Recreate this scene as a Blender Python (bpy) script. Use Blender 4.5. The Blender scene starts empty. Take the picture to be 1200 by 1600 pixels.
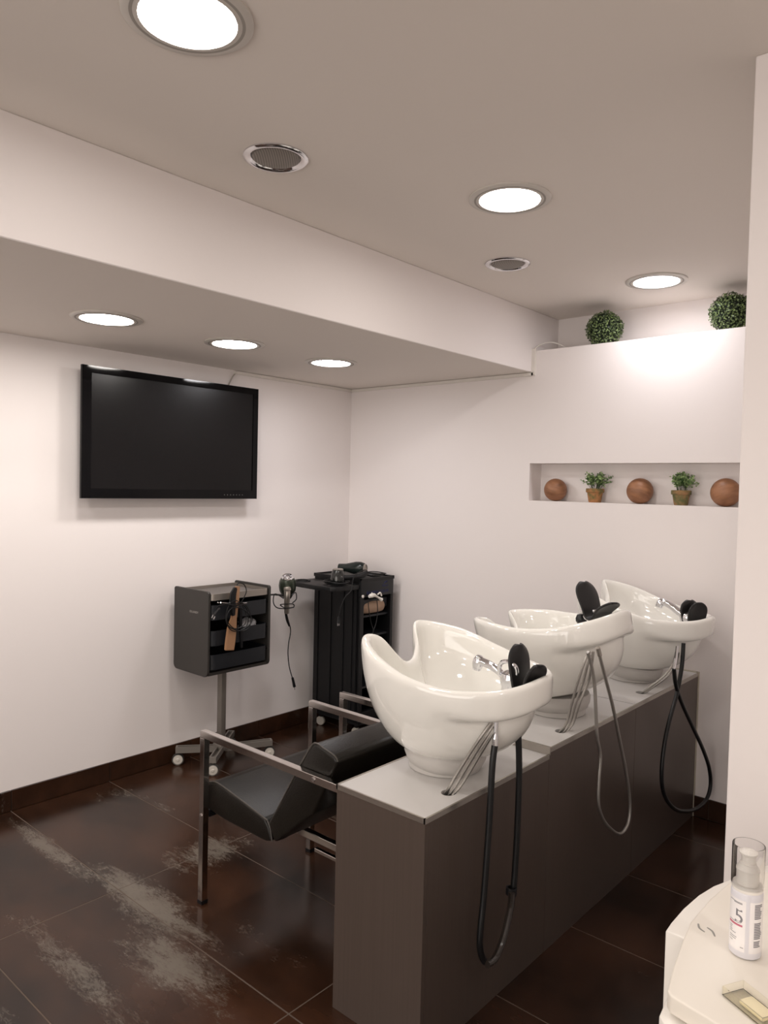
import bpy, bmesh, math, random
from mathutils import Vector, Matrix
random.seed(7)
C = bpy.context.scene.collection
PI = math.pi

# ------------------------------------------------------------------ camera, world, exposure
CAM = Vector((3.5313, -3.6572, 1.55))
YAW, PITCH, ROLL, FPX = 0.7208, -0.0348, 0.0229, 1159.19
d_ = Vector((-math.sin(YAW) * math.cos(PITCH), math.cos(YAW) * math.cos(PITCH), math.sin(PITCH)))
r_ = Vector((math.cos(YAW), math.sin(YAW), 0)); u_ = r_.cross(d_)
RT = r_ * math.cos(ROLL) + u_ * math.sin(ROLL)
UP = -r_ * math.sin(ROLL) + u_ * math.cos(ROLL)
cd = bpy.data.cameras.new('camera'); cam = bpy.data.objects.new('camera', cd); C.objects.link(cam)
cd.sensor_fit = 'HORIZONTAL'; cd.sensor_width = 36; cd.lens = FPX / 1200 * 36; cd.clip_start = .05
m = Matrix.Identity(4)
for i in range(3):
    m[i][0] = RT[i]; m[i][1] = UP[i]; m[i][2] = -d_[i]; m[i][3] = CAM[i]
cam.matrix_world = m
sc = bpy.context.scene; sc.camera = cam
w = bpy.data.worlds.new('world'); sc.world = w; w.use_nodes = True
w.node_tree.nodes['Background'].inputs[0].default_value = (.5, .5, .52, 1)
w.node_tree.nodes['Background'].inputs[1].default_value = .3
sc.view_settings.view_transform = 'Standard'; sc.view_settings.look = 'None'
sc.view_settings.gamma = 1; sc.view_settings.use_curve_mapping = False
sc.view_settings.exposure = 0.0
LAMP = 62.0          # radiance of the LED diffusers
LAMP_COL = (1.0, .945, .90)
LAMP_COL_COOL = (.98, .955, .985)
ad = bpy.data.lights.new('added_front_fill', 'AREA'); ad.shape = 'RECTANGLE'; ad.size = 3.6; ad.size_y = 1.9; ad.energy = 62; ad.color = (1, .95, .9)  # added soft fill from the unseen front, brightens ceiling and walls
al = bpy.data.objects.new('added_front_fill', ad); C.objects.link(al); al.location = (2.9, -6.52, 1.25); al.rotation_euler = (math.radians(90), 0, 0)


def ray(px, py, axis, val):
    """point of the room that the photo shows at (px,py) on the plane axis=val"""
    v = d_ + RT * ((px - 600) / FPX) - UP * ((py - 800) / FPX)
    t = (val - CAM[axis]) / v[axis]
    return CAM + v * t


# ------------------------------------------------------------------ materials
def lin(c):
    return tuple(((x / 255) / 12.92 if x / 255 <= .04045 else ((x / 255 + .055) / 1.055) ** 2.4) for x in c)


MATS = {}


def mat(name, col, rough=.5, metal=0., coat=0., bump=0., bscale=60., trans=0., spec=.5, ior=1.45, var=0., vscale=6., emit=0., alpha=1., sheen=0.):
    if name in MATS: return MATS[name]
    mt = bpy.data.materials.new(name); mt.use_nodes = True
    nt = mt.node_tree; b = nt.nodes['Principled BSDF']
    c = lin(col) + (1,)
    b.inputs['Base Color'].default_value = c
    b.inputs['Roughness'].default_value = rough
    b.inputs['Metallic'].default_value = metal
    b.inputs['Coat Weight'].default_value = coat
    b.inputs['Coat Roughness'].default_value = .05
    b.inputs['Transmission Weight'].default_value = trans
    b.inputs['Specular IOR Level'].default_value = spec
    b.inputs['IOR'].default_value = ior
    b.inputs['Alpha'].default_value = alpha
    if emit:
        b.inputs['Emission Color'].default_value = c; b.inputs['Emission Strength'].default_value = emit
    tc = nt.nodes.new('ShaderNodeTexCoord')
    if var:
        n = nt.nodes.new('ShaderNodeTexNoise'); n.inputs['Scale'].default_value = vscale; n.inputs['Detail'].default_value = 4
        nt.links.new(tc.outputs['Object'], n.inputs['Vector'])
        mx = nt.nodes.new('ShaderNodeMix'); mx.data_type = 'RGBA'
        mx.inputs[6].default_value = tuple(x * (1 - var) for x in c[:3]) + (1,)
        mx.inputs[7].default_value = tuple(min(1, x * (1 + var)) for x in c[:3]) + (1,)
        nt.links.new(n.outputs['Fac'], mx.inputs[0]); nt.links.new(mx.outputs[2], b.inputs['Base Color'])
    if bump:
        n = nt.nodes.new('ShaderNodeTexNoise'); n.inputs['Scale'].default_value = bscale; n.inputs['Detail'].default_value = 3
        nt.links.new(tc.outputs['Object'], n.inputs['Vector'])
        bp = nt.nodes.new('ShaderNodeBump'); bp.inputs['Strength'].default_value = bump; bp.inputs['Distance'].default_value = .002
        nt.links.new(n.outputs['Fac'], bp.inputs['Height']); nt.links.new(bp.outputs['Normal'], b.inputs['Normal'])
    MATS[name] = mt
    return mt


M_WALL = mat('wall_paint', (238, 231, 228), .6, bump=.25, bscale=14, spec=.3)
M_CEIL = mat('ceiling_paint', (232, 224, 216), .8, bump=.1, bscale=30, spec=.2)
M_GROUT = mat('grout', (90, 78, 68), .85)
M_CER = mat('white_ceramic', (244, 242, 235), .07, coat=.6, spec=.6)
M_COLLAR = mat('collar_plastic', (194, 190, 185), .45)
M_CHROME = mat('chrome', (225, 225, 228), .08, metal=1)
M_FRAME = mat('polished_steel', (205, 200, 196), .13, metal=1)
M_STEEL = mat('braided_steel', (176, 172, 166), .32, metal=.9, bump=.5, bscale=700)
M_BLACK = mat('black_plastic', (22, 22, 24), .35)
M_RUBBER = mat('black_rubber', (16, 16, 17), .38)
M_GEL = mat('black_gel', (24, 22, 22), .42, bump=.1)
M_LEATHER = mat('black_leatherette', (24, 21, 17), .33, bump=.35, bscale=220, spec=.36)
M_PIPE = mat('worn_piping', (70, 65, 60), .45)
M_TOP = mat('platform_laminate', (206, 203, 200), .33, spec=.5, bump=.05)
M_ALU = mat('aluminium_trim', (190, 184, 176), .25, metal=.9)
M_GRAPH = mat('graphite_plastic', (51, 48, 45), .5, bump=.2, bscale=400)
M_TRAY = mat('tray_plastic', (30, 32, 36), .45)
M_SILVER = mat('satin_silver', (165, 158, 150), .35, metal=.8)
M_POLE = mat('grey_paint_metal', (122, 116, 109), .45, metal=.3)
M_CASTER = mat('caster_grey', (178, 172, 163), .5)
M_HUB = mat('hub_grey', (196, 190, 180), .45)
M_CART = mat('cart_black', (11, 11, 13), .5, bump=.1)
M_WHITE = mat('white_plastic', (238, 233, 225), .3)
M_CREAM = mat('cream_plastic', (234, 227, 215), .35)
M_CLEAR = mat('clear_plastic', (250, 250, 250), .03, trans=1, ior=1.3)
M_CLEARY = mat('clear_yellowish', (253, 251, 242), .08, trans=.96, ior=1.12)
M_TV = mat('tv_gloss', (6, 6, 8), .05, spec=.22)
M_SCREEN = mat('tv_screen', (14, 13, 14), .27, spec=.3)
M_BEIGE = mat('beige_iron', (170, 130, 98), .4)
M_GREENB = mat('olive_dryer', (62, 68, 58), .25, metal=.4)
M_GREEND = mat('dark_dryer', (26, 34, 32), .25)
M_INK = mat('ink_grey', (132, 130, 134), .6)
M_RED = mat('ink_red', (196, 110, 128), .6)
M_INKB = mat('ink_blue', (36, 40, 92), .5)
M_LETTER = mat('letter_silver', (150, 146, 140), .4)
M_TOWEL = mat('beige_towel', (168, 140, 118), .9, bump=.6, bscale=120, var=.25, vscale=18)
M_DUCT = mat('duct_white', (226, 220, 212), .5)
M_HOLE = mat('dark_hole', (6, 6, 6), .8)
M_BOTTLE = mat('frosted_bottle', (236, 234, 238), .3, trans=.15)
M_LABEL = mat('bottle_label', (244, 240, 238), .4)
M_SOIL = mat('moss_soil', (66, 54, 32), .95, bump=.8)
M_STEM = mat('stem_green', (52, 70, 34), .7)


def lamp_mat(name, col, k):
    mt = bpy.data.materials.new(name); mt.use_nodes = True
    b = mt.node_tree.nodes['Principled BSDF']
    b.inputs['Base Color'].default_value = (.9, .9, .9, 1); b.inputs['Roughness'].default_value = .6
    b.inputs['Emission Color'].default_value = col + (1,); b.inputs['Emission Strength'].default_value = LAMP * k
    return mt


M_LED = lamp_mat('led_diffuser', LAMP_COL, 1.0)
M_LED_COOL = lamp_mat('led_diffuser_cool', LAMP_COL_COOL, .76)


def tile_mat():
    """glazed dark brown porcelain with worn metallic grey patches"""
    mt = bpy.data.materials.new('brown_porcelain'); mt.use_nodes = True
    nt = mt.node_tree; b = nt.nodes['Principled BSDF']; N = nt.nodes.new; L = nt.links.new
    g = N('ShaderNodeNewGeometry')

    def noise(scale, detail, sc=(1, 1, 1), rough=.6, dist=0.):
        mp = N('ShaderNodeMapping'); mp.inputs['Scale'].default_value = sc
        L(g.outputs['Position'], mp.inputs['Vector'])
        n = N('ShaderNodeTexNoise'); n.inputs['Scale'].default_value = scale; n.inputs['Detail'].default_value = detail
        n.inputs['Roughness'].default_value = rough; n.inputs['Distortion'].default_value = dist
        L(mp.outputs[0], n.inputs['Vector']); return n.outputs['Fac']

    def math_(op, a, bb, clamp=False):
        n = N('ShaderNodeMath'); n.operation = op; n.use_clamp = clamp
        for i, v in enumerate((a, bb)):
            if v is None: continue
            if isinstance(v, (int, float)): n.inputs[i].default_value = v
            else: L(v, n.inputs[i])
        return n.outputs[0]
    base = N('ShaderNodeValToRGB'); base.color_ramp.elements[0].position = .3; base.color_ramp.elements[1].position = .75
    base.color_ramp.elements[0].color = lin((20, 10, 5)) + (1,); base.color_ramp.elements[1].color = lin((72, 46, 32)) + (1,)
    L(noise(1.7, 5, (1, 1.6, 1)), base.inputs[0])
    # worn patches: blotches (in the glaze of certain tiles) broken up by fine streaky noise
    sep = N('ShaderNodeSeparateXYZ'); L(g.outputs['Position'], sep.inputs[0])
    tot = None
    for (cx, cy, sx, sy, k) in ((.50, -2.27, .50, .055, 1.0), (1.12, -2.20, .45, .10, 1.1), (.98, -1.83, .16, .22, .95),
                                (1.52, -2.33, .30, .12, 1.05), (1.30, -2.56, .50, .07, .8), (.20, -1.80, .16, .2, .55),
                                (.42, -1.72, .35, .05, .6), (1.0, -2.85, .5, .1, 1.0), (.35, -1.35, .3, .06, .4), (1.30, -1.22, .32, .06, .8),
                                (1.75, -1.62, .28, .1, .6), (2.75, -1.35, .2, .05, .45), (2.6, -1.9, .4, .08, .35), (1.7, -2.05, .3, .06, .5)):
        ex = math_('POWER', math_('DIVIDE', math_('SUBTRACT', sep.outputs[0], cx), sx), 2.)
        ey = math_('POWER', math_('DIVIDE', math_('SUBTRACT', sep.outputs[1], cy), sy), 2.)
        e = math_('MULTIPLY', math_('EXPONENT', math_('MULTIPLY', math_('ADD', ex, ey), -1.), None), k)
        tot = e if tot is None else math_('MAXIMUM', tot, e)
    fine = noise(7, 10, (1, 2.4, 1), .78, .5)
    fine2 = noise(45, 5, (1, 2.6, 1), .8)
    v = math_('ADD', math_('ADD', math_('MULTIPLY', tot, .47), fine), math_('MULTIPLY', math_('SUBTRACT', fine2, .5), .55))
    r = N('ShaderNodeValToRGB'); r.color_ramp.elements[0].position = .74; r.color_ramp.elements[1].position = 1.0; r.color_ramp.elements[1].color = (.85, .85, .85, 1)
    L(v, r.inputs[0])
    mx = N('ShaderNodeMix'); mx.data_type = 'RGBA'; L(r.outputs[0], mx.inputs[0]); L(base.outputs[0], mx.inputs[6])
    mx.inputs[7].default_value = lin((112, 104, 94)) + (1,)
    L(mx.outputs[2], b.inputs['Base Color'])
    ro = math_('ADD', math_('MULTIPLY', r.outputs[0], .16), math_('ADD', math_('MULTIPLY', noise(5, 4), .14), .14))
    L(ro, b.inputs['Roughness'])
    b.inputs['Specular IOR Level'].default_value = .42
    bp = N('ShaderNodeBump'); bp.inputs['Strength'].default_value = .12; bp.inputs['Distance'].default_value = .002
    L(noise(22, 4), bp.inputs['Height']); L(bp.outputs['Normal'], b.inputs['Normal'])
    return mt


M_TILE = tile_mat()


def brushed(name, col, rough, metal):
    mt = bpy.data.materials.new(name); mt.use_nodes = True
    nt = mt.node_tree; b = nt.nodes['Principled BSDF']
    g = nt.nodes.new('ShaderNodeNewGeometry'); mp = nt.nodes.new('ShaderNodeMapping'); mp.inputs['Scale'].default_value = (160, 160, 2)
    n = nt.nodes.new('ShaderNodeTexNoise'); n.inputs['Scale'].default_value = 1; n.inputs['Detail'].default_value = 3
    nt.links.new(g.outputs['Position'], mp.inputs[0]); nt.links.new(mp.outputs[0], n.inputs['Vector'])
    mx = nt.nodes.new('ShaderNodeMix'); mx.data_type = 'RGBA'; c = lin(col)
    mx.inputs[6].default_value = tuple(x * .88 for x in c) + (1,); mx.inputs[7].default_value = tuple(x * 1.12 for x in c) + (1,)
    nt.links.new(n.outputs['Fac'], mx.inputs[0]); nt.links.new(mx.outputs[2], b.inputs['Base Color'])
    b.inputs['Roughness'].default_value = rough; b.inputs['Metallic'].default_value = metal
    return mt


M_SIDE = brushed('bronze_grey_laminate', (92, 80, 73), .36, .35)


def wood_mat():
    mt = bpy.data.materials.new('turned_wood'); mt.use_nodes = True
    nt = mt.node_tree; b = nt.nodes['Principled BSDF']
    tc = nt.nodes.new('ShaderNodeTexCoord'); mp = nt.nodes.new('ShaderNodeMapping'); mp.inputs['Scale'].default_value = (8, 8, 30)
    n = nt.nodes.new('ShaderNodeTexNoise'); n.inputs['Scale'].default_value = 1.6; n.inputs['Detail'].default_value = 6
    oi = nt.nodes.new('ShaderNodeObjectInfo'); ad = nt.nodes.new('ShaderNodeVectorMath'); ad.operation = 'ADD'
    nt.links.new(tc.outputs['Object'], mp.inputs[0]); nt.links.new(mp.outputs[0], ad.inputs[0]); nt.links.new(oi.outputs['Location'], ad.inputs[1])
    nt.links.new(ad.outputs[0], n.inputs['Vector'])
    r = nt.nodes.new('ShaderNodeValToRGB'); e = r.color_ramp.elements
    e[0].position = .15; e[0].color = lin((104, 66, 42)) + (1,); e[1].position = .75; e[1].color = lin((172, 122, 88)) + (1,)
    nt.links.new(n.outputs['Fac'], r.inputs[0]); nt.links.new(r.outputs[0], b.inputs['Base Color'])
    b.inputs['Roughness'].default_value = .5
    return mt


M_WOOD = wood_mat()


def ramp_mat(name, c0, c1, scale, rough, detail=5):
    mt = bpy.data.materials.new(name); mt.use_nodes = True
    nt = mt.node_tree; b = nt.nodes['Principled BSDF']
    g = nt.nodes.new('ShaderNodeNewGeometry'); n = nt.nodes.new('ShaderNodeTexNoise'); n.inputs['Scale'].default_value = scale; n.inputs['Detail'].default_value = detail
    nt.links.new(g.outputs['Position'], n.inputs['Vector'])
    r = nt.nodes.new('ShaderNodeValToRGB'); e = r.color_ramp.elements
    e[0].position = .38; e[0].color = lin(c0) + (1,); e[1].position = .62; e[1].color = lin(c1) + (1,)
    nt.links.new(n.outputs['Fac'], r.inputs[0]); nt.links.new(r.outputs[0], b.inputs['Base Color'])
    b.inputs['Roughness'].default_value = rough
    return mt


M_TERRA = ramp_mat('mossy_terracotta', (112, 104, 62), (176, 122, 78), 38, .85)
M_TERRA2 = ramp_mat('green_mossy_terracotta', (98, 100, 62), (158, 120, 82), 30, .85)
M_BOX = ramp_mat('boxwood_leaf', (38, 54, 28), (128, 148, 92), 70, .4, 2)
M_LEAF = ramp_mat('small_leaf', (58, 92, 44), (160, 184, 124), 60, .45, 2)
M_CORE = mat('foliage_core', (18, 28, 16), .9)
M_GRILL = None


def grill_mat(name, col):
    mt = bpy.data.materials.new(name); mt.use_nodes = True
    nt = mt.node_tree; b = nt.nodes['Principled BSDF']
    tc = nt.nodes.new('ShaderNodeTexCoord'); wv = nt.nodes.new('ShaderNodeTexWave'); wv.inputs['Scale'].default_value = 60
    wv.bands_direction = 'DIAGONAL'
    nt.links.new(tc.outputs['Object'], wv.inputs['Vector'])
    mx = nt.nodes.new('ShaderNodeMix'); mx.data_type = 'RGBA'; c = lin(col)
    mx.inputs[6].default_value = tuple(x * .5 for x in c) + (1,); mx.inputs[7].default_value = c + (1,)
    nt.links.new(wv.outputs['Fac'], mx.inputs[0]); nt.links.new(mx.outputs[2], b.inputs['Base Color'])
    b.inputs['Roughness'].default_value = .5; b.inputs['Metallic'].default_value = .0
    return mt


M_GRILL = grill_mat('speaker_grille', (150, 142, 134))


# ------------------------------------------------------------------ mesh helpers
def add_box(bm, x0, x1, y0, y1, z0, z1):
    v = [bm.verts.new(p) for p in ((x0, y0, z0), (x1, y0, z0), (x1, y1, z0), (x0, y1, z0), (x0, y0, z1), (x1, y0, z1), (x1, y1, z1), (x0, y1, z1))]
    for f in ((3, 2, 1, 0), (4, 5, 6, 7), (0, 1, 5, 4), (1, 2, 6, 5), (2, 3, 7, 6), (3, 0, 4, 7)): bm.faces.new([v[i] for i in f])


def box(x0, x1, y0, y1, z0, z1, bev=0., seg=2):
    bm = bmesh.new(); add_box(bm, x0, x1, y0, y1, z0, z1)
    if bev: bmesh.ops.bevel(bm, geom=bm.edges[:], offset=bev, segments=seg, affect='EDGES', profile=.5)
    return bm


def prism(poly, axis, a, b, bev=0., seg=2):
    """poly in the two other axes (in order), extruded along axis from a to b"""
    bm = bmesh.new()

    def P(u, v, t): return {0: (t, u, v), 1: (u, t, v), 2: (u, v, t)}[axis]
    A = [bm.verts.new(P(u, v, a)) for u, v in poly]; B = [bm.verts.new(P(u, v, b)) for u, v in poly]
    bm.faces.new(A); bm.faces.new(B[::-1])
    for i in range(len(poly)):
        j = (i + 1) % len(poly); bm.faces.new((A[i], B[i], B[j], A[j]))
    bmesh.ops.recalc_face_normals(bm, faces=bm.faces[:])
    if bev: bmesh.ops.bevel(bm, geom=bm.edges[:], offset=bev, segments=seg, affect='EDGES', profile=.5)
    return bm


def add_lathe(bm, prof, seg=32, mtx=None, cap=True):
    rings = []
    for r, z in prof:
        if r < 1e-6: rings.append([bm.verts.new((0, 0, z))])
        else: rings.append([bm.verts.new((r * math.cos(2 * PI * k / seg), r * math.sin(2 * PI * k / seg), z)) for k in range(seg)])
    fs = []
    for a, b in zip(rings, rings[1:]):
        for k in range(seg):
            k2 = (k + 1) % seg
            if len(a) == 1 and len(b) == 1: continue
            if len(a) == 1: fs.append(bm.faces.new((a[0], b[k2], b[k])))
            elif len(b) == 1: fs.append(bm.faces.new((a[k], a[k2], b[0])))
            else: fs.append(bm.faces.new((a[k], a[k2], b[k2], b[k])))
    if mtx is not None:
        bmesh.ops.transform(bm, matrix=mtx, verts=[v for r in rings for v in r])
    return rings


def lathe(prof, seg=32, mtx=None):
    bm = bmesh.new(); add_lathe(bm, prof, seg, mtx); bmesh.ops.recalc_face_normals(bm, faces=bm.faces[:]); return bm


def align(p, direction):
    q = Vector((0, 0, 1)).rotation_difference(Vector(direction).normalized())
    return Matrix.Translation(Vector(p)) @ q.to_matrix().to_4x4()


def catmull(pts, n=8, closed=False):
    pts = [Vector(p) for p in pts]; out = []
    N = len(pts); rng = range(N if closed else N - 1)
    for i in rng:
        if closed: p0, p1, p2, p3 = pts[(i - 1) % N], pts[i], pts[(i + 1) % N], pts[(i + 2) % N]
        else: p0, p1, p2, p3 = pts[max(i - 1, 0)], pts[i], pts[i + 1], pts[min(i + 2, N - 1)]
        for k in range(n):
            t = k / n
            out.append(.5 * ((2 * p1) + (p2 - p0) * t + (2 * p0 - 5 * p1 + 4 * p2 - p3) * t * t + (3 * p1 - p0 - 3 * p2 + p3) * t ** 3))
    if not closed: out.append(pts[-1])
    return out


def add_tube(bm, pts, r, seg=8, smooth=6, closed=False):
    P = catmull(pts, smooth, closed) if smooth else [Vector(p) for p in pts]
    n = len(P); rings = []; nrm = None
    for i, p in enumerate(P):
        t = (P[(i + 1) % n] - P[i - 1]) if closed else (P[min(i + 1, n - 1)] - P[max(i - 1, 0)])
        t.normalize()
        if nrm is None: nrm = t.orthogonal().normalized()
        nrm = (nrm - t * nrm.dot(t)).normalized(); b = t.cross(nrm)
        rr = r(i / max(1, n - 1)) if callable(r) else r
        rings.append([bm.verts.new(p + (nrm * math.cos(2 * PI * k / seg) + b * math.sin(2 * PI * k / seg)) * rr) for k in range(seg)])
    m_ = n if closed else n - 1
    for i in range(m_):
        a, b = rings[i], rings[(i + 1) % n]
        for k in range(seg): bm.faces.new((a[k], a[(k + 1) % seg], b[(k + 1) % seg], b[k]))
    if not closed:
        bm.faces.new(rings[0][::-1]); bm.faces.new(rings[-1])


def tube(pts, r, seg=8, smooth=6, closed=False):
    bm = bmesh.new(); add_tube(bm, pts, r, seg, smooth, closed); return bm


def obj(name, bm, mt, parent=None, smooth=False, loc=None, label=None, sharp=35):
    me = bpy.data.meshes.new(name)
    if isinstance(bm, bmesh.types.BMesh):
        bm.to_mesh(me); bm.free()
    else: me = bm
    if mt is not None:
        if not me.materials: me.materials.append(mt)
    if smooth:
        for p in me.polygons: p.use_smooth = True
        try: me.set_sharp_from_angle(angle=math.radians(sharp))
        except Exception: pass
    o = bpy.data.objects.new(name, me); C.objects.link(o)
    if parent is not None: o.parent = parent
    if loc is not None: o.location = loc
    if label: o['label'] = label
    return o


def thing(name, label, cat, loc=(0, 0, 0), rot=(0, 0, 0), group=None):
    o = bpy.data.objects.new(name, None); C.objects.link(o); o.empty_display_size = .05
    o.location = loc; o.rotation_euler = rot; o['label'] = label; o['category'] = cat
    if group: o['group'] = group
    return o


def tag(o, label, cat, group=None):
    o['label'] = label; o['category'] = cat
    if group: o['group'] = group
    return o


def struct(name, bm, mt, parent=None, smooth=False, label=None):
    o = obj(name, bm, mt, parent, smooth, label=label)
    if parent is None: o['kind'] = 'structure'
    return o


def dup(root, loc, rot=None, label=None):
    r = root.copy(); C.objects.link(r); r.location = loc
    if rot is not None: r.rotation_euler = rot
    if label: r['label'] = label
    for ch in list(root.children):
        c = ch.copy(); C.objects.link(c); c.parent = r
        for g in list(ch.children):
            d = g.copy(); C.objects.link(d); d.parent = c
    return r


def text_mesh(s, size, extrude=.0006, spacing=1.0):
    cu = bpy.data.curves.new('lettering', 'FONT'); cu.body = s; cu.size = size; cu.extrude = extrude; cu.space_character = spacing
    o = bpy.data.objects.new('tmp', cu); C.objects.link(o)
    dg = bpy.context.evaluated_depsgraph_get()
    me = bpy.data.meshes.new_from_object(o.evaluated_get(dg))
    bpy.data.objects.remove(o)
    return me


def text(s, size, mt, parent, origin, xdir, ydir, extrude=.0006, spacing=1.0, name='lettering'):
    me = text_mesh(s, size, extrude, spacing)
    x = Vector(xdir).normalized(); y = Vector(ydir).normalized(); z = x.cross(y)
    mm = Matrix.Identity(4)
    for i in range(3): mm[i][0] = x[i]; mm[i][1] = y[i]; mm[i][2] = z[i]; mm[i][3] = origin[i]
    me.transform(mm); me.materials.clear(); me.materials.append(mt)
    return obj(name, me, None, parent)


# ------------------------------------------------------------------ room shell
S, H, B, R, L = 2.2024, 2.5436, 1.3935, .2835, 2.3189      # soffit, ceiling, bulkhead face, recess depth, ledge height
N0, N1, NX, ND = 1.4888, 1.696, 1.3956, .13                 # niche
XE, YE = 5.3, -6.6
WX, WY = 3.0127, -1.8261                                     # partition corner
TX, TY, GX, GY = .969, .4878, .0098, -2.227                  # tile size and a joint crossing

struct('floor', box(0, XE, YE, .30, -.08, -.0009), M_GROUT)
floor = bpy.data.objects['floor']
tile_mesh = {}
g = .0017
ix = -1
for i in range(0, 6):
    x0, x1 = GX + i * TX, GX + (i + 1) * TX
    if i == 0: x0 = 0
    x1 = min(x1, XE)
    for j in range(-9, 6):
        y0, y1 = GY + j * TY, GY + (j + 1) * TY
        y0 = max(y0, YE); y1 = min(y1, 0.0)
        if y1 - y0 < .03 or x1 - x0 < .03: continue
        if x0 >= WX and y0 >= WY: continue
        w_, h_ = round(x1 - x0 - 2 * g, 4), round(y1 - y0 - 2 * g, 4)
        if (w_, h_) not in tile_mesh:
            bm = box(0, w_, 0, h_, -.01, 0, .0012, 1)
            me = bpy.data.meshes.new('floor_tile'); bm.to_mesh(me); bm.free(); me.materials.append(M_TILE); tile_mesh[(w_, h_)] = me
        o = bpy.data.objects.new('floor_tile', tile_mesh[(w_, h_)]); C.objects.link(o)
        o.location = (x0 + g, y0 + g, 0); o.parent = floor

struct('ceiling', box(-.12, XE + .12, YE - .12, R + .15, H, H + .1), M_CEIL)
struct('wall_left', box(-.12, 0, YE - .12, R + .15, -.08, H), M_WALL)
bm = bmesh.new()
NR = 2.85
add_box(bm, 0, WX, 0, R, -.08, N0)
add_box(bm, 0, NX, 0, R, N0, S)
add_box(bm, NX, NR, ND, R, N0, N1)
add_box(bm, NR, WX, 0, R, N0, N1)
add_box(bm, NX, WX, 0, R, N1, L)
struct('wall_back', bm, M_WALL)
struct('wall_back_recess', box(B, XE, R, R + .15, -.08, H), M_WALL)
struct('ceiling_bulkhead', box(0, B, YE, R + .15, S, H, .003, 1), M_CEIL)
# its vertical face is painted like the walls
bh = bpy.data.objects['ceiling_bulkhead']; bh.data.materials.append(M_WALL)
for p in bh.data.polygons:
    if p.normal.x > .7: p.material_index = 1
struct('wall_right', box(WX, XE, WY, R, -.08, H, .004, 2), M_WALL)
struct('wall_front', box(0, XE, YE - .12, YE, -.08, H), M_WALL)
struct('wall_side_right', box(XE, XE + .12, YE - .12, WY, -.08, H), M_WALL)

# baseboards of cut tile
bb = struct('baseboard_left', box(0, .004, YE, 0, 0, .0955), M_GROUT)
for j in range(-9, 6):
    y0, y1 = max(GY + j * TY, YE), min(GY + (j + 1) * TY, 0)
    if y1 - y0 > .03: obj('baseboard_tile', box(.001, .011, y0 + .0015, y1 - .0015, .003, .0977, .001, 1), M_TILE, bb)
bb = struct('baseboard_back', box(0, WX, -.004, 0, 0, .0955), M_GROUT)
x = .011
for xe in (.5, .98, 1.47, 1.96, 2.42, 2.9, WX):
    obj('baseboard_tile', box(x + .0015, xe - .0015, -.011, -.001, .003, .0977, .001, 1), M_TILE, bb); x = xe
bb = struct('baseboard_right', box(WX, XE, WY - .004, WY, 0, .0955), M_GROUT)
x = WX
for k in range(5):
    xe = min(x + TY, XE); obj('baseboard_tile', box(x + .0015, xe - .0015, WY - .011, WY - .001, .003, .0977, .001, 1), M_TILE, bb); x = xe

# ------------------------------------------------------------------ downlights and ceiling speakers
M_TRIM = mat('lamp_trim', (206, 200, 192), .35)
M_GROOVE = mat('lamp_groove', (160, 154, 146), .6)


def cool(o):
    """the lamps at the back of the room have a cooler white LED"""
    for c_ in o.children:
        if c_.name.startswith('diffuser'):
            if 'cool_disc' not in MATS:
                MATS['cool_disc'] = c_.data.copy(); MATS['cool_disc'].materials[0] = M_LED_COOL
            c_.data = MATS['cool_disc']


def make_light(label, loc, group):
    t = thing('ceiling_light', label, 'ceiling light', loc, group=group)
    obj('trim_ring', lathe([(.139, 0), (.139, -.004), (.135, -.007), (.121, -.0075), (.119, -.002), (.117, -.002), (.115, -.0075), (.104, -.0085), (.101, -.004), (.101, 0)], 64), M_TRIM, t, True)
    obj('groove_ring', lathe([(.1215, -.0077), (.1185, -.0079), (.1145, -.0079), (.1148, -.0076)], 64), M_GROOVE, t, True)
    obj('diffuser', lathe([(0, -.0035), (.06, -.0035), (.101, -.0035)], 64), M_LED, t, True)
    return t


MROW = 'round recessed downlights in the main ceiling'
SROW = 'round recessed downlights in the lowered ceiling over the television'
first = make_light('large round downlight nearest the camera in the main ceiling, cut by the top edge', (2.127, -2.73, H), MROW)
dup(first, (2.137, -1.455, H), label='round downlight in the main ceiling between the two round speakers, second from the camera')
cool(dup(first, (2.150, -.185, H), label='round downlight in the main ceiling closest to the back wall and the leaf balls'))
dup(first, (2.13, -4.0, H), label='added unseen round downlight in the main ceiling behind the camera')  # this and the next extend the row out of view, added for lighting
dup(first, (2.13, -5.28, H), label='added unseen round downlight in the main ceiling at the far front of the room')
for k, (yy, lab) in enumerate(((-2.14, 'round downlight in the lowered ceiling above the left end of the television'),
                               (-1.504, 'middle round downlight of three in the lowered ceiling'),
                               (-.872, 'round downlight in the lowered ceiling nearest the room corner'),
                               (-2.78, 'added unseen round downlight in the lowered ceiling left of the television'),
                               (-4.05, 'added unseen round downlight in the lowered ceiling beside the camera'),
                               (-5.3, 'added unseen round downlight in the lowered ceiling at the front wall'))):  # last three lamps are unseen, added to carry the row's light forward
    o = dup(first, (.686, yy, S), label=lab); o['group'] = SROW
    if yy > -1: cool(o)
for yy, lab in ((-2.8, 'added unseen downlight over the white appliance'), (-4.1, 'added unseen downlight right behind the camera'), (-5.4, 'added unseen downlight in the front right corner')):
    dup(first, (4.2, yy, H), label=lab)['group'] = 'added unseen downlights in the right part of the room'  # extra row out of view, assumed and added to light this part

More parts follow.
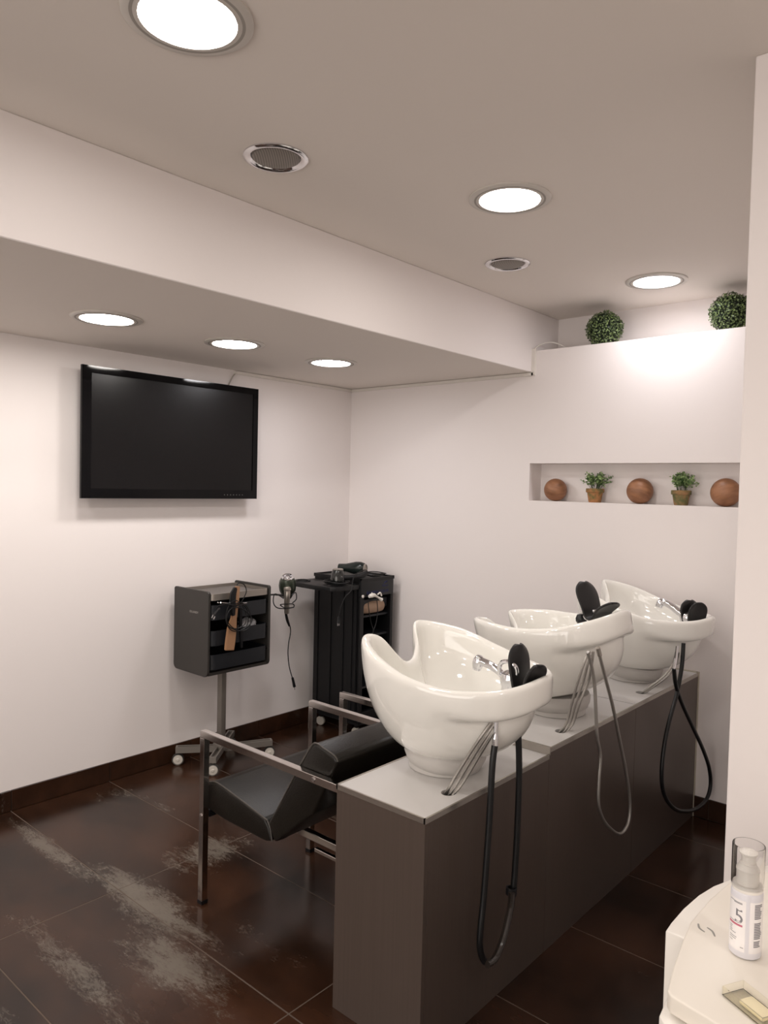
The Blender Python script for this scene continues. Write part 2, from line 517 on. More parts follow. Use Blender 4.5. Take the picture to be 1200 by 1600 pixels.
for loc, lab in (((1.749, -2.165, H), 'larger looking chrome ringed ceiling speaker with ribbed grille, left of the middle downlight'),
                 ((1.738, -.828, H), 'smaller looking chrome ringed ceiling speaker between two downlights near the back wall')):
    t = thing('ceiling_speaker', lab, 'speaker', loc, group='round ceiling speakers')
    obj('chrome_ring', lathe([(.099, 0), (.099, -.004), (.094, -.008), (.086, -.009), (.078, -.005), (.074, -.001), (.074, 0)], 48), M_CHROME, t, True)
    obj('grille', lathe([(0, -.012), (.03, -.0115), (.06, -.009), (.073, -.003)], 40), M_GRILL, t, True)

# ------------------------------------------------------------------ television
t = thing('television', 'large black flat television hung on the left wall under the lowered ceiling', 'television', (0, -1.4124, 1.4586))
w2, hh = .5331, .64
obj('casing', box(.052, .082, -w2 + .01, w2 - .01, .01, hh - .01, .006), M_BLACK, t, True)
bm = bmesh.new()
fl, fb, ft = .048, .048, .034
X0, X1 = .078, .094
add_box(bm, X0, X1, -w2, w2, 0, fb); add_box(bm, X0, X1, -w2, w2, hh - ft, hh)
add_box(bm, X0, X1, -w2, -w2 + fl, fb, hh - ft); add_box(bm, X0, X1, w2 - fl * .7, w2, fb, hh - ft)
obj('bezel', bm, M_TV, t)
obj('screen', box(.078, .089, -w2 + fl, w2 - fl * .7, fb, hh - ft), M_SCREEN, t)
obj('wall_bracket', box(.003, .055, -.2, .2, .16, .48, .001), M_BLACK, t)
bm = bmesh.new()
for k in range(7): add_box(bm, X1, X1 + .0008, .30 + k * .021, .304 + k * .021, .021, .0235)
obj('touch_buttons', bm, M_LETTER, t)
tag(obj('power_cable', tube([(.05, -1.06, 2.075), (.012, -1.035, 2.10), (.008, -1.02, 2.13), (.008, -1.0, 2.165), (.008, -.985, 2.182)], .0036, 6), mat('cable_grey_white', (176, 168, 158), .5), None, True),
    'thin white cable rising from the top of the television', 'cable')

bm = bmesh.new()
add_box(bm, .0, .012, -.99, 0, 2.182, 2.1995); add_box(bm, 0, B + .012, -.012, 0, 2.182, 2.1995)
obj_d = obj('cable_duct', bm, M_DUCT); tag(obj_d, 'thin white cable duct along the top of the walls under the lowered ceiling', 'cable duct')
tag(obj('cable_duct', box(B, B + .024, -.012, 0, S - .02, L + .012, .001), M_DUCT), 'short upright white cable duct beside the lowered ceiling edge', 'cable duct')
tag(obj('white_cable', tube([(1.408, -.006, 2.325), (1.412, .0, 2.336), (1.425, .04, 2.362), (1.447, .09, 2.376), (1.48, .11, 2.371), (1.53, .12, 2.345), (1.575, .13, 2.3235)], .0035, 8), M_DUCT, None, True),
    'white cable arching from the upright duct onto the wall ledge', 'cable')

# ------------------------------------------------------------------ washbasin platform
P0, P1, PY, PH, PH2 = 2.0212, 2.3508, -2.1201, .6712, .692
YS = -1.455
t = thing('basin_platform', 'long grey laminate plinth carrying the three white washbasins', 'platform', (0, 0, 0))
e = .004
obj('end_panel', box(P0, P1, PY, PY + .018, 0, PH - .012, .001, 1), M_SIDE, t)
obj('long_side_panel', box(P1 - .018, P1, PY + .0185, YS - .001, 0, PH - .012, .0008, 1), M_SIDE, t)
obj('long_side_panel', box(P1 - .018, P1, YS + .001, -.745, 0, PH2 - .012, .0008, 1), M_SIDE, t)
obj('long_side_panel', box(P1 - .018, P1, -.743, -.014, 0, PH2 - .012, .0008, 1), M_SIDE, t)
bm = bmesh.new(); add_box(bm, P0, P1 - .0185, PY + .0185, YS - .001, .0, PH - .012); add_box(bm, P0, P1 - .0185, YS + .001, -.014, 0, PH2 - .012)
obj('inner_body', bm, M_SIDE, t)


def top_panel(y0, y1, z, hy):
    bm = bmesh.new(); n = 24; hx, hr = 2.292, .021
    outer = [bm.verts.new(p) for p in ((P0 + e, y0, z), (P1 - e, y0, z), (P1 - e, y1, z), (P0 + e, y1, z))]
    ring = [bm.verts.new((hx + hr * math.cos(2 * PI * k / n + PI * 1.25), hy + hr * 1.2 * math.sin(2 * PI * k / n + PI * 1.25), z)) for k in range(n)]
    low = [bm.verts.new((v.co.x, v.co.y, z - .0115)) for v in ring]
    q = n // 4
    for s in range(4):
        idx = [(s * q + k) % n for k in range(q + 1)]
        bm.faces.new([outer[s], outer[(s + 1) % 4]] + [ring[i] for i in reversed(idx)])
    for k in range(n): bm.faces.new((ring[k], ring[(k + 1) % n], low[(k + 1) % n], low[k]))
    ob = [bm.verts.new((v.co.x, v.co.y, z - .0115)) for v in outer]
    for s in range(4): bm.faces.new((outer[s], outer[(s + 1) % 4], ob[(s + 1) % 4], ob[s]))
    bmesh.ops.recalc_face_normals(bm, faces=bm.faces[:])
    o = obj('countertop', bm, M_TOP, t)
    obj('cable_hole', lathe([(0, z - .0112), (hr * .98, z - .0112)], 24, Matrix.Translation((hx, hy, 0)) @ Matrix.Diagonal((1, 1.2, 1, 1))), M_HOLE, t)
    return o


top_panel(PY + e, YS - .003, PH, -1.935); top_panel(YS + .006, -.7475, PH2, -1.262); top_panel(-.7425, -.014, PH2, -.552)
# metal edge strips
bm = bmesh.new()
add_box(bm, P0 - .001, P1 + .001, PY - .0015, PY + .004, PH - .014, PH + .0012)
add_box(bm, P1 - .004, P1 + .0015, PY - .0015, YS, PH - .014, PH + .0012)
add_box(bm, P0 - .0015, P0 + .004, PY - .0015, YS, PH - .014, PH + .0012)
obj('edge_trim', bm, M_ALU, t)
bm = bmesh.new()
add_box(bm, P1 - .004, P1 + .0015, YS, -.745, PH2 - .014, PH2 + .0012); add_box(bm, P1 - .004, P1 + .0015, -.745, -.014, PH2 - .014, PH2 + .0012)
add_box(bm, P0 - .0015, P0 + .004, YS, -.014, PH2 - .014, PH2 + .0012)
obj('edge_trim', bm, M_ALU, t)
obj('step_profile', prism([(YS - .006, PH + .0005), (YS - .002, PH + .0005), (YS - .002, PH2 + .003), (YS + .006, PH2 + .003), (YS + .006, PH2 + .006), (YS - .006, PH2 + .006)], 0, P0, P1 + .006), M_ALU, t)
obj('end_strip', box(P1 - .01, P1 + .003, -.014, -.001, .0, PH2 + .004), mat('aged_cream_strip', (190, 182, 165), .6), t)
obj('rubbed_edge', box(P0 + .01, P1 - .002, -.0135, -.001, PH2 - .012, PH2 + .004), mat('sealant', (196, 188, 170), .7), t)


# ------------------------------------------------------------------ washbasins
def ss(a, b, x):
    x = max(0, min(1, (x - a) / (b - a))); return x * x * (3 - 2 * x)


RIM = [(.332, 0, .350), (.312, .088, .342), (.256, .158, .334), (.155, .211, .331), (.03, .236, .349), (-.08, .226, .380), (-.155, .192, .398), (-.205, .15, .408),
       (-.216, .118, .409), (-.198, .088, .396), (-.168, .062, .352), (-.152, .032, .318), (-.148, 0, .308)]


def basin_mesh():
    ctrl = RIM + [(x, -y, z) for x, y, z in RIM[-2:0:-1]]
    P = catmull(ctrl, 5, True); n = len(P)
    c = Vector((.05, 0, 0)); bm = bmesh.new(); rows = []
    nk_r, nk_z = .124, .070
    lipr = [(.0, 0.), (.006, -.002), (.0115, -.007), (.014, -.018), (.013, -.055), (.0115, -.078), (.004, -.089), (-.012, -.094), (-.034, -.096)]
    NE = 16
    for k, p in enumerate(P):
        v = Vector((p.x - c.x, p.y, 0)); nn = v.normalized(); ang = math.atan2(v.y, v.x)
        w_ = ss(.25, .85, math.cos(ang)); col = []
        nk = Vector((nk_r * math.cos(ang), nk_r * math.sin(ang), nk_z))
        total = len(lipr) + NE
        # plain (no lip) path
        st = p + nn * .014 + Vector((0, 0, -.018))

        def ell(st, tt, pw=1.):
            a = tt * math.radians(72); f = (math.cos(a) - math.cos(math.radians(72))) / (1 - math.cos(math.radians(72)))
            gz = 1 - math.sin(a) / math.sin(math.radians(72))
            f = f ** .9
            return Vector((nk.x + (st.x - nk.x) * f, nk.y + (st.y - nk.y) * f, nk.z + (st.z - nk.z) * gz))
        A = []; Bq = []
        for j in range(total):
            if j < 4: A.append(p + nn * lipr[j][0] + Vector((0, 0, lipr[j][1])))
            else: A.append(ell(st, (j - 3) / (total - 4)))
            if j < len(lipr): Bq.append(p + nn * lipr[j][0] + Vector((0, 0, lipr[j][1])))
            else:
                s2 = p + nn * lipr[-1][0] + Vector((0, 0, lipr[-1][1]))
                Bq.append(ell(s2, (j - len(lipr) + 1) / NE))
        outer = [a.lerp(b, w_) for a, b in zip(A, Bq)]
        inner = [p - nn * .007 + Vector((0, 0, -.002)), p - nn * .014 + Vector((0, 0, -.009)), p - nn * .018 + Vector((0, 0, -.022))]
        s3 = inner[-1]; cc = Vector((.02, 0, .15))
        for q in range(1, 13):
            a = q / 12 * PI / 2 * .995
            x = cc.x + (s3.x - cc.x) * math.cos(a); y = cc.y + (s3.y - cc.y) * math.cos(a); z = cc.z + (s3.z - cc.z) * (1 - math.sin(a) ** 1.0)
            dk = ss(.13, .19, x) * (1 - ss(.07, .13, abs(y)))
            z = z + (max(z, .272) - z) * dk
            inner.append(Vector((x, y, z)))
        rows.append([bm.verts.new(q) for q in (inner[::-1] + outer)])
    m_ = len(rows[0])
    for k in range(n):
        a, b = rows[k], rows[(k + 1) % n]
        for j in range(m_ - 1): bm.faces.new((a[j], a[j + 1], b[j + 1], b[j]))
    cv = bm.verts.new((.02, 0, .1495))
    for k in range(n): bm.faces.new((cv, rows[k][0], rows[(k + 1) % n][0]))
    cv = bm.verts.new((0, 0, nk_z))
    for k in range(n): bm.faces.new((cv, rows[(k + 1) % n][-1], rows[k][-1]))
    bmesh.ops.recalc_face_normals(bm, faces=bm.faces[:])
    return bm


def smooth_mod(o, lv=1):
    md = o.modifiers.new('subdivision', 'SUBSURF'); md.levels = lv; md.render_levels = lv
    for p in o.data.polygons: p.use_smooth = True


BASIN = None


def make_basin(label, y, z, tilt, roll, variant, group='white ceramic hair washing basins on the plinth', dx=0.):
    global BASIN
    t = thing('washbasin', label, 'washbasin', (2.155, y, z), group=group)
    piv = Matrix.Translation((0, 0, .09)) @ Matrix.Rotation(roll, 4, 'X') @ Matrix.Rotation(-tilt, 4, 'Y') @ Matrix.Translation((dx, 0, -.09))
    if BASIN is None:
        bm = basin_mesh(); me = bpy.data.meshes.new('bowl'); bm.to_mesh(me); bm.free(); me.materials.append(M_CER); BASIN = me
    bo = bpy.data.objects.new('bowl', BASIN); C.objects.link(bo); bo.parent = t; bo.matrix_local = piv; smooth_mod(bo)
    # swivel collars below the bowl
    obj('base_collar', lathe([(0, .0), (.110, .0), (.114, .003), (.114, .026), (.110, .03), (0, .03)], 48), M_COLLAR, t, True)
    half = Matrix.Translation((0, 0, .026)) @ Matrix.Rotation(roll * .5, 4, 'X') @ Matrix.Rotation(-tilt * .5 + math.radians(5), 4, 'Y')
    o = obj('swivel_collar', lathe([(0, -.008), (.113, -.008), (.121, -.003), (.130, .018), (.132, .040), (.127, .050), (0, .052)], 48), M_COLLAR, t, True)
    o.matrix_local = half
    # drain grate inside the bowl
    dg = obj('drain', lathe([(0, .1535), (.018, .1535), (.024, .152), (.026, .1496)], 24, Matrix.Translation((.02, 0, 0))), M_CHROME, t, True); dg.matrix_local = piv
    # faucet
    f = obj('faucet', lathe([(0, .262), (.032, .262), (.034, .270), (.028, .278), (.026, .305), (.031, .318), (.031, .330), (.026, .345), (.014, .352), (0, .354)], 32, Matrix.Translation((.235, 0, 0))), M_CHROME, t, True)
    f.matrix_local = piv
    if variant == 'loop':
        bm = tube([(.225, 0, .322), (.195, 0, .342), (.165, 0, .354), (.128, 0, .360)], lambda u: .0105 + .003 * u, 12)
        add_lathe(bm, [(0, .020), (.010, .019), (.0165, .008), (.0175, -.004), (.0155, -.016), (.0135, -.018), (.0135, -.024), (0, -.024)], 20, align((.122, 0, .356), (.25, 0, 1)))
        obj('spout', bm, M_CHROME, f, True)
        bm = tube([(.205, -.012, .338), (.208, -.018, .362), (.222, -.022, .380), (.244, -.022, .384), (.262, -.018, .372), (.262, -.012, .350), (.245, -.006, .337)], .0065, 10)
        obj('loop_handle', bm, M_CHROME, f, True)
    elif variant == 'spray':
        bm = tube([(.22, 0, .325), (.2, 0, .338), (.18, 0, .341)], .012, 12)
        obj('spout', bm, M_CHROME, f, True)
        bm = lathe([(0, .021), (.013, .019), (.021, .006), (.021, -.006), (.016, -.015), (0, -.015)], 24, align((.165, 0, .336), (.1, 0, 1)))
        obj('spray_head', bm, M_BLACK, f, True, label='black spray head')
        obj('spray_nozzle', lathe([(.0, -.026), (.012, -.026), (.014, -.012), (0, -.012)], 20, align((.165, 0, .336), (.1, 0, 1))), M_CHROME, f, True)
        obj('flat_lever', prism([(.17, .366), (.175, .372), (.262, .362), (.262, .348), (.21, .352)], 1, -.018, .018, .003), M_CHROME, f, True)
    else:
        bm = tube([(.245, 0, .318), (.205, 0, .340), (.16, 0, .364), (.125, 0, .376), (.112, 0, .374)], lambda u: .017 - .002 * u, 14)
        add_lathe(bm, [(0, .018), (.010, .016), (.017, .005), (.0175, -.006), (.015, -.02), (0, -.02)], 20, align((.112, 0, .368), (.3, 0, 1)))
        obj('spout', bm, M_CHROME, f, True)
    # underside spigot for the shower hose
    sp = obj('hose_spigot', lathe([(0, .20), (.010, .20), (.010, .268), (0, .268)], 16, Matrix.Translation((.262, -.03, 0))), M_CHROME, t, True)
    sp.matrix_local = piv
    return t, piv


y1, y2, y3 = -1.772, -1.05, -.325
b1, piv1 = make_basin('white ceramic washbasin nearest the camera, tipped forward with chrome loop handled tap', y1, PH, math.radians(-1), math.radians(3.0), 'loop')
b2, piv2 = make_basin('middle white washbasin tilted with its back raised and black spray head tap', y2, PH2, math.radians(15), 0, 'spray', dx=-.0)
b3, piv3 = make_basin('farthest white washbasin by the back wall with smooth chrome spout', y3, PH2, math.radians(-4), 0, 'arm', dx=-.01)


# ------------------------------------------------------------------ neck rests (black gel saddles stored in the back of each basin)
def neck_rest(label, loc, rot, h1, h2, wd, gap, lean1=0., lean2=0.):
    bm = bmesh.new(); rows = []
    NU, NV = 22, 12
    path = []
    for i in range(NU + 1):
        u = i / NU
        if u < .4:
            s = 1 - u / .4; path.append((-gap / 2 - lean1 * s ** 1.3, gap * .5 + (h1 - gap * .5) * s, s))
        elif u > .6:
            s = (u - .6) / .4; path.append((gap / 2 + lean2 * s ** 1.3, gap * .5 + (h2 - gap * .5) * s, s))
        else:
            a = (u - .4) / .2 * PI; path.append((-gap / 2 * math.cos(a), gap * .5 - gap * .5 * math.sin(a), 0))
    for (x, z, s) in path:
        ww = wd * (.86 + .19 * math.sin(min(s, 1) * PI * .6)) * math.sqrt(max(0.02, 1 - max(0, (s - .45) / .56) ** 2.4))
        rr = []
        for k in range(NV + 1):
            v = -1 + 2 * k / NV
            rr.append(bm.verts.new((x + (.016 if x < 0 else -.016) * v * v * s * -1, v * ww, z - .004 * v * v * (1 - s))))
        rows.append(rr)
    for a, b in zip(rows, rows[1:]):
        for k in range(NV): bm.faces.new((a[k], a[k + 1], b[k + 1], b[k]))
    o = obj('neck_rest', bm, M_GEL); o.location = loc; o.rotation_euler = rot
    md = o.modifiers.new('thickness', 'SOLIDIFY'); md.thickness = .009; md.offset = 0
    smooth_mod(o)
    return tag(o, label, 'neck rest', 'black gel neck rests stored in the basins')


neck_rest('tall black gel neck rest standing in the nearest washbasin behind the loop handled tap', (2.155 + .290, y1 - .008, .966), (0, 0, math.radians(-9)), .134, .084, .046, .040, .004, .012)
neck_rest('black gel neck rest with a leaning tall lobe in the middle tilted washbasin', (2.155 + .168, y2 - .02, 1.078), (0, math.radians(0), math.radians(-14)), .130, .066, .058, .048, .036, .036)
neck_rest('small black gel neck rest with two round lobes in the farthest washbasin', (2.155 + .268, y3 + .0, .968), (0, 0, math.radians(-30)), .112, .108, .050, .034, .0, .002)


# ------------------------------------------------------------------ hoses
def to_w(t_loc, piv, p): return Vector(t_loc) + piv @ Vector(p)


s1 = to_w((2.155, y1, PH), piv1, (.262, -.03, .215))
HX = 2.415
P_ = lambda pts, x: [ray(a, b, 0, x) for a, b in pts]
t = thing('shower_hose', 'thick black shower hose hanging in a long loop from the nearest washbasin', 'hose', (0, 0, 0), group='shower hoses hanging from the washbasins')
hp = P_([(773, 1165), (769, 1200), (764, 1290), (756, 1400), (751, 1450), (750, 1480), (757, 1502), (771, 1500), (785, 1470), (798, 1415), (803, 1380), (808, 1300), (811, 1210), (810, 1150), (808, 1121)], HX)
obj('rubber_tube', tube(hp, .0095, 12), M_RUBBER, t, True)
obj('worn_sleeve', tube(P_([(761, 1507), (773, 1498), (786, 1468), (797, 1422), (800, 1395)], HX + .014), .010, 10), mat('clear_brown_sleeve', (40, 34, 30), .12, coat=.6), t, True, label='shiny worn sleeve')
obj('cable_tie', lathe([(.012, -.010), (.0165, -.010), (.0165, .010), (.012, .010)], 14, align(ray(799, 1392, 0, HX), (0, .1, 1))), M_BLACK, t, True)
fit = [ray(775, 1128, 0, HX), ray(774, 1152, 0, HX), ray(773, 1168, 0, HX)]
obj('metal_fitting', tube(fit, lambda u: .0085 if u > .45 else .006, 10), M_CHROME, t, True)

t = thing('shower_hose', 'thin silver metal shower hose hanging in a narrow loop from the middle washbasin', 'hose', (0, 0, 0), group='shower hoses hanging from the washbasins')
hp = P_([(918, 1019), (924, 1040), (929, 1070), (931, 1110), (933, 1150), (938, 1181), (936, 1215), (935, 1252), (940, 1275), (950, 1291), (967, 1303), (979, 1292), (984, 1270), (983, 1240), (977, 1200), (969, 1160), (957, 1102), (946, 1060), (935, 1017)], 2.405)
obj('metal_tube', tube(hp, .0062, 10), M_STEEL, t, True)
obj('metal_fitting', tube([ray(934, 1012, 0, 2.405), ray(937, 1024, 0, 2.405)], .0085, 10, 0), M_ALU, t, True)

t = thing('shower_hose', 'black shower hose crossing itself in a wide loop below the farthest washbasin', 'hose', (0, 0, 0), group='shower hoses hanging from the washbasins')
hp = P_([(1068, 1005), (1066, 1035), (1062, 1062), (1056, 1090), (1045, 1130), (1038, 1165), (1034, 1205), (1036, 1235), (1046, 1256), (1062, 1267), (1085, 1265), (1103, 1250), (1110, 1228), (1108, 1200), (1098, 1170), (1082, 1135), (1066, 1100), (1056, 1070), (1053, 1045)], 2.44)
obj('rubber_tube', tube(hp, .0085, 12), M_RUBBER, t, True)
obj('metal_fitting', tube([ray(1058, 1010, 0, 2.43), ray(1056, 1030, 0, 2.435), ray(1053, 1046, 0, 2.44)], .006, 10), M_CHROME, t, True)


def supply(label, pts_list, r, group='braided supply hoses running into the plinth'):
    t = thing('supply_hose', label, 'hose', (0, 0, 0), group=group)
    for pts in pts_list: obj('braided_hose', tube(pts, r, 8), M_STEEL, t, True)
    return t


def sup(rows, hole, n):
    out = []
    for k in range(n):
        out.append([ray(px + k * dx, py, 0, x + .004 * k) for px, py, x, dx in rows] + [Vector((hole[0] + .009 * (k - (n - 1) / 2), hole[1] + .004 * k, hole[2]))])
    return out


supply('bundle of braided steel supply hoses from the nearest washbasin into the round plinth hole',
       sup([(768, 1128, 2.408, 6), (752, 1150, 2.392, 7.5), (732, 1180, 2.355, 8.5), (712, 1212, 2.318, 9), (702, 1230, 2.300, 8)], (2.288, -1.936, PH - .01), 3), .0050)
supply('pair of braided steel supply hoses from the middle washbasin into its plinth hole',
       sup([(921, 1018, 2.385, 3), (913, 1035, 2.38, 6), (903, 1065, 2.36, 8), (893, 1100, 2.335, 6), (885, 1130, 2.31, 5)], (2.292, -1.262, PH2 - .01), 3), .0050)
supply('braided steel supply hoses from the farthest washbasin into its plinth hole',
       sup([(1056, 1020, 2.42, 4), (1050, 1040, 2.405, 5), (1038, 1056, 2.385, 5), (1020, 1070, 2.345, 5), (1007, 1080, 2.31, 4)], (2.292, -.552, PH2 - .01), 2), .0050)


# ------------------------------------------------------------------ backwash chairs
def make_chair(label, loc):
    t = thing('backwash_chair', label, 'chair', loc, group='black leather backwash chairs in front of the basins')
    hw = .282; q = .0125      # frame centre lines at y = +-hw ; x measured from the front leg
    for s in (-1, 1):
        y = s * (hw - q)
        obj('front_leg', box(-q, q, y - q, y + q, .012, .617, .0015), M_FRAME, t)
        obj('armrest_bar', box(-q, .725, y - q, y + q, .6175, .6425, .0015), M_FRAME, t)
        obj('rear_leg', box(.70, .725, y - q, y + q, .012, .617, .0015), M_FRAME, t)
        obj('foot_cap', box(-q - .001, q + .001, y - q - .001, y + q + .001, 0, .014), M_BLACK, t)
        obj('foot_cap', box(.699, .726, y - q - .001, y + q + .001, 0, .014), M_BLACK, t)
        obj('bolt', lathe([(0, 0), (.007, 0), (.007, .004), (0, .005)], 12, align((0, s * hw, .33), (0, s, 0))), M_CHROME, t, True)
        obj('bolt', lathe([(0, 0), (.007, 0), (.007, .004), (0, .005)], 12, align((.59, s * hw, .63), (0, s, 0))), M_CHROME, t, True)
    a = hw - .030
    obj('rear_crossbar', box(.70, .722, -hw + .026, hw - .026, .62, .640, .0015), M_FRAME, t)
    # seat cushion: wedge that drops towards the backrest
    seat = bmesh.new()
    poly = [(-.004, .345), (-.010, .395), (.0, .445), (.05, .458), (.18, .437), (.32, .412), (.345, .385), (.360, .345), (.330, .334), (.10, .335)]
    seat = prism(poly, 1, -a, a, .008, 3)
    obj('seat', seat, M_LEATHER, t, True)
    back = prism([(.338, .402), (.400, .488), (.458, .585), (.520, .682), (.548, .722), (.566, .731), (.650, .711), (.664, .696), (.640, .650), (.607, .590), (.560, .500), (.470, .425), (.375, .345)], 1, -a, a, .010, 3)
    obj('backrest', back, M_LEATHER, t, True)
    for s in (-1, 1):
        y = s * (a - .003)
        obj('piping', tube([(-.002, y, .443), (.05, y, .457), (.18, y, .437), (.335, y, .408)], .0028, 6), M_PIPE, t, True)
        obj('piping', tube([(.348, y, .402), (.40, y, .488), (.458, y, .585), (.52, y, .682), (.546, y, .720), (.566, y, .7305), (.60, y, .723), (.65, y, .711), (.663, y, .697)], .0028, 6), M_PIPE, t, True)
        obj('piping', tube([(.335, y, .408), (.350, y, .385), (.361, y, .345)], .0028, 6), M_PIPE, t, True)
    # reclining support under the cushions
    obj('support_rail', box(.20, .735, -.03, -.005, .258, .284, .002), M_FRAME, t)
    obj('support_rail', box(.395, .735, -.085, -.07, .262, .276, .002), M_FRAME, t)
    bm = tube([(.265, -.018, .28), (.325, -.018, .345)], .006, 8, 0); obj('recline_brace', bm, M_FRAME, t, True)
    bm = bmesh.new()
    add_box(bm, .02, .33, -.18, -.15, .315, .337); add_box(bm, .02, .33, .15, .18, .315, .337); add_box(bm, .2, .23, -.18, .18, .284, .318); add_box(bm, -.012, .01, -a, a, .318, .342)
    obj('seat_carrier', bm, M_BLACK, t)
    return t


CX, CY = 1.282, -1.7915
ch = make_chair('black leatherette backwash chair with chrome arms nearest the camera, beside the plinth end', (CX, CY, 0))
dup(ch, (CX, CY + .7225, 0), label='second black backwash chair, in front of the middle washbasin')
dup(ch, (CX, CY + 1.445, 0), label='farthest black backwash chair, closest to the tall black cart')

# ------------------------------------------------------------------ trolley with trays
T = (.205, -1.19, 0)
t = thing('styling_trolley', 'dark grey salon trolley with curved drawers on a grey wheeled pole', 'trolley', T)
hx, hy = .155, .2075; z0, z1 = .54, .985


def rrect(u0, u1, v0, v1, r, n=5, corners=(1, 1, 1, 1)):
    out = []
    for (cx, cy, a0, use) in ((u0 + r, v0 + r, PI, corners[0]), (u1 - r, v0 + r, 1.5 * PI, corners[1]), (u1 - r, v1 - r, 0, corners[2]), (u0 + r, v1 - r, .5 * PI, corners[3])):
        if not use:
            out.append((u0 if cx < (u0 + u1) / 2 else u1, v0 if cy < (v0 + v1) / 2 else v1)); continue
        for k in range(n + 1):
            a = a0 + .5 * PI * k / n; out.append((cx + r * math.cos(a), cy + r * math.sin(a)))
    return out


for s in (-1, 1):
    y = s * (hy - .007)
    obj('side_panel', prism([(a, min(b, z1) if b < z1 - .02 else z1 - (.0 if abs(a) < hx - .011 else .009)) for a, b in rrect(-hx, hx, z0, z1 + .02, .03) if b < z1 - .02] + [(hx, z1 - .02), (hx, z1 - .008), (hx - .008, z1), (-hx + .008, z1), (-hx, z1 - .008), (-hx, z1 - .02)], 1, y - .007, y + .007, .0015, 1), M_GRAPH, t, True)
obj('bottom_panel', box(-hx + .012, hx - .012, -hy + .014, hy - .014, z0 + .004, z0 + .02), M_GRAPH, t)
obj('back_panel', box(-hx + .004, -hx + .016, -hy + .014, hy - .014, z0 + .02, z1 - .03), M_CART, t)
obj('back_handle', box(-hx - .012, -hx + .003, -hy + .04, hy - .04, .82, .9, .004), M_GRAPH, t)


def tray(parent, name, x0, x1, y0, y1, z, h, r, mt, th=.006):
    bm = bmesh.new()
    out = rrect(x0, x1, y0, y1, r, 6, (0, 1, 1, 0)); inn = rrect(x0 + th, x1 - th, y0 + th, y1 - th, r - th, 6, (0, 1, 1, 0))
    ro = [bm.verts.new((a, b, z)) for a, b in out]; to = [bm.verts.new((a, b, z + h)) for a, b in out]
    ti = [bm.verts.new((a, b, z + h)) for a, b in inn]; bi = [bm.verts.new((a, b, z + th)) for a, b in inn]
    n = len(out)
    for k in range(n):
        j = (k + 1) % n
        bm.faces.new((ro[k], ro[j], to[j], to[k])); bm.faces.new((to[k], to[j], ti[j], ti[k])); bm.faces.new((ti[k], ti[j], bi[j], bi[k]))
    bm.faces.new(ro[::-1]); bm.faces.new(bi)
    bmesh.ops.recalc_face_normals(bm, faces=bm.faces[:])
    return obj(name, bm, mt, parent, True, sharp=50)


ty0, ty1 = -hy + .017, hy - .017
for z in (.575, .700, .835): tray(t, 'drawer', -hx + .02, hx + .004, ty0, ty1, z, .078, .035, M_TRAY)
tray(t, 'top_tray', -hx + .004, hx + .006, -hy + .0145, hy - .0145, .938, .034, .03, M_SILVER)
obj('top_liner', box(-hx + .012, hx - .02, -hy + .026, hy - .026, .945, .957), mat('tray_liner', (96, 90, 86), .5), t)
bm = bmesh.new()
for z in (.63, .755, .89):
    for s in (-1, 1): add_box(bm, -hx + .02, hx - .01, s * (hy - .0155) - .0012, s * (hy - .0155) + .0012, z, z + .008)
obj('drawer_runner', bm, M_BLACK, t)
text('OLLANDY', .0165, M_LETTER, t, (-.01, -hy - .0002, .862), (1, 0, 0), (0, 0, 1), .0004, 1.05)
obj('pole', box(-.02, .02, -.016, .016, .10, .542, .003), M_POLE, t, True)
obj('hub', box(-.035, .035, -.03, .03, .078, .112, .004), M_POLE, t, True)
ends = [(-.144, -.178), (.119, .247), (.115, -.135), (-.150, .18)]
for ex, ey in ends:
    dv = Vector((ex, ey, 0)); ln = dv.length; dv.normalize(); sd = Vector((-dv.y, dv.x, 0))
    bm = bmesh.new()

    def leg_box(a, b, c0, c1, za, zb):
        vs = [bm.verts.new(dv * u + sd * v + Vector((0, 0, z))) for z in (za, zb) for u, v in ((a, c0), (b, c0), (b, c1), (a, c1))]
        for f in ((3, 2, 1, 0), (4, 5, 6, 7), (0, 1, 5, 4), (1, 2, 6, 5), (2, 3, 7, 6), (3, 0, 4, 7)): bm.faces.new([vs[i] for i in f])
    leg_box(.02, ln + .012, -.019, -.011, .070, .102); leg_box(.02, ln + .012, .011, .019, .070, .102)
    leg_box(.02, ln + .012, -.011, .011, .070, .082); leg_box(ln + .002, ln + .012, -.011, .011, .082, .102)
    leg = obj('leg', bm, M_POLE, t)
    cx, cy = ex, ey
    cs = obj('caster', lathe([(0, -.012), (.026, -.012), (.031, -.008), (.031, .008), (.026, .012), (0, .012)], 24, align((cx, cy, .0315), (.8, -.6, 0))), M_CASTER, t, True)
    obj('wheel_hub', lathe([(0, .0165), (.006, .0165), (.010, .0135), (.0235, .0130), (.0245, .0118), (0, .0118)], 20, align((cx, cy, .0315), (.8, -.6, 0))), M_HUB, cs, True)
    obj('tyre', lathe([(.0265, -.009), (.0322, -.006), (.0325, .004), (.0300, .0095), (.0265, .0125), (.0262, -.009)], 24, align((cx, cy, .0325), (.8, -.6, 0))), M_GRAPH, cs, True)
    bm = bmesh.new()
    add_box(bm, cx - .005, cx + .005, cy - .005, cy + .005, .055, .072)
    obj('caster_fork', bm, M_POLE, cs, True)

# things on / in the trolley
XF = T[0] + hx
iron = thing('hair_straightener', 'beige and black hair straightener hanging on the front of the grey trolley', 'hair straightener', (0, 0, 0))


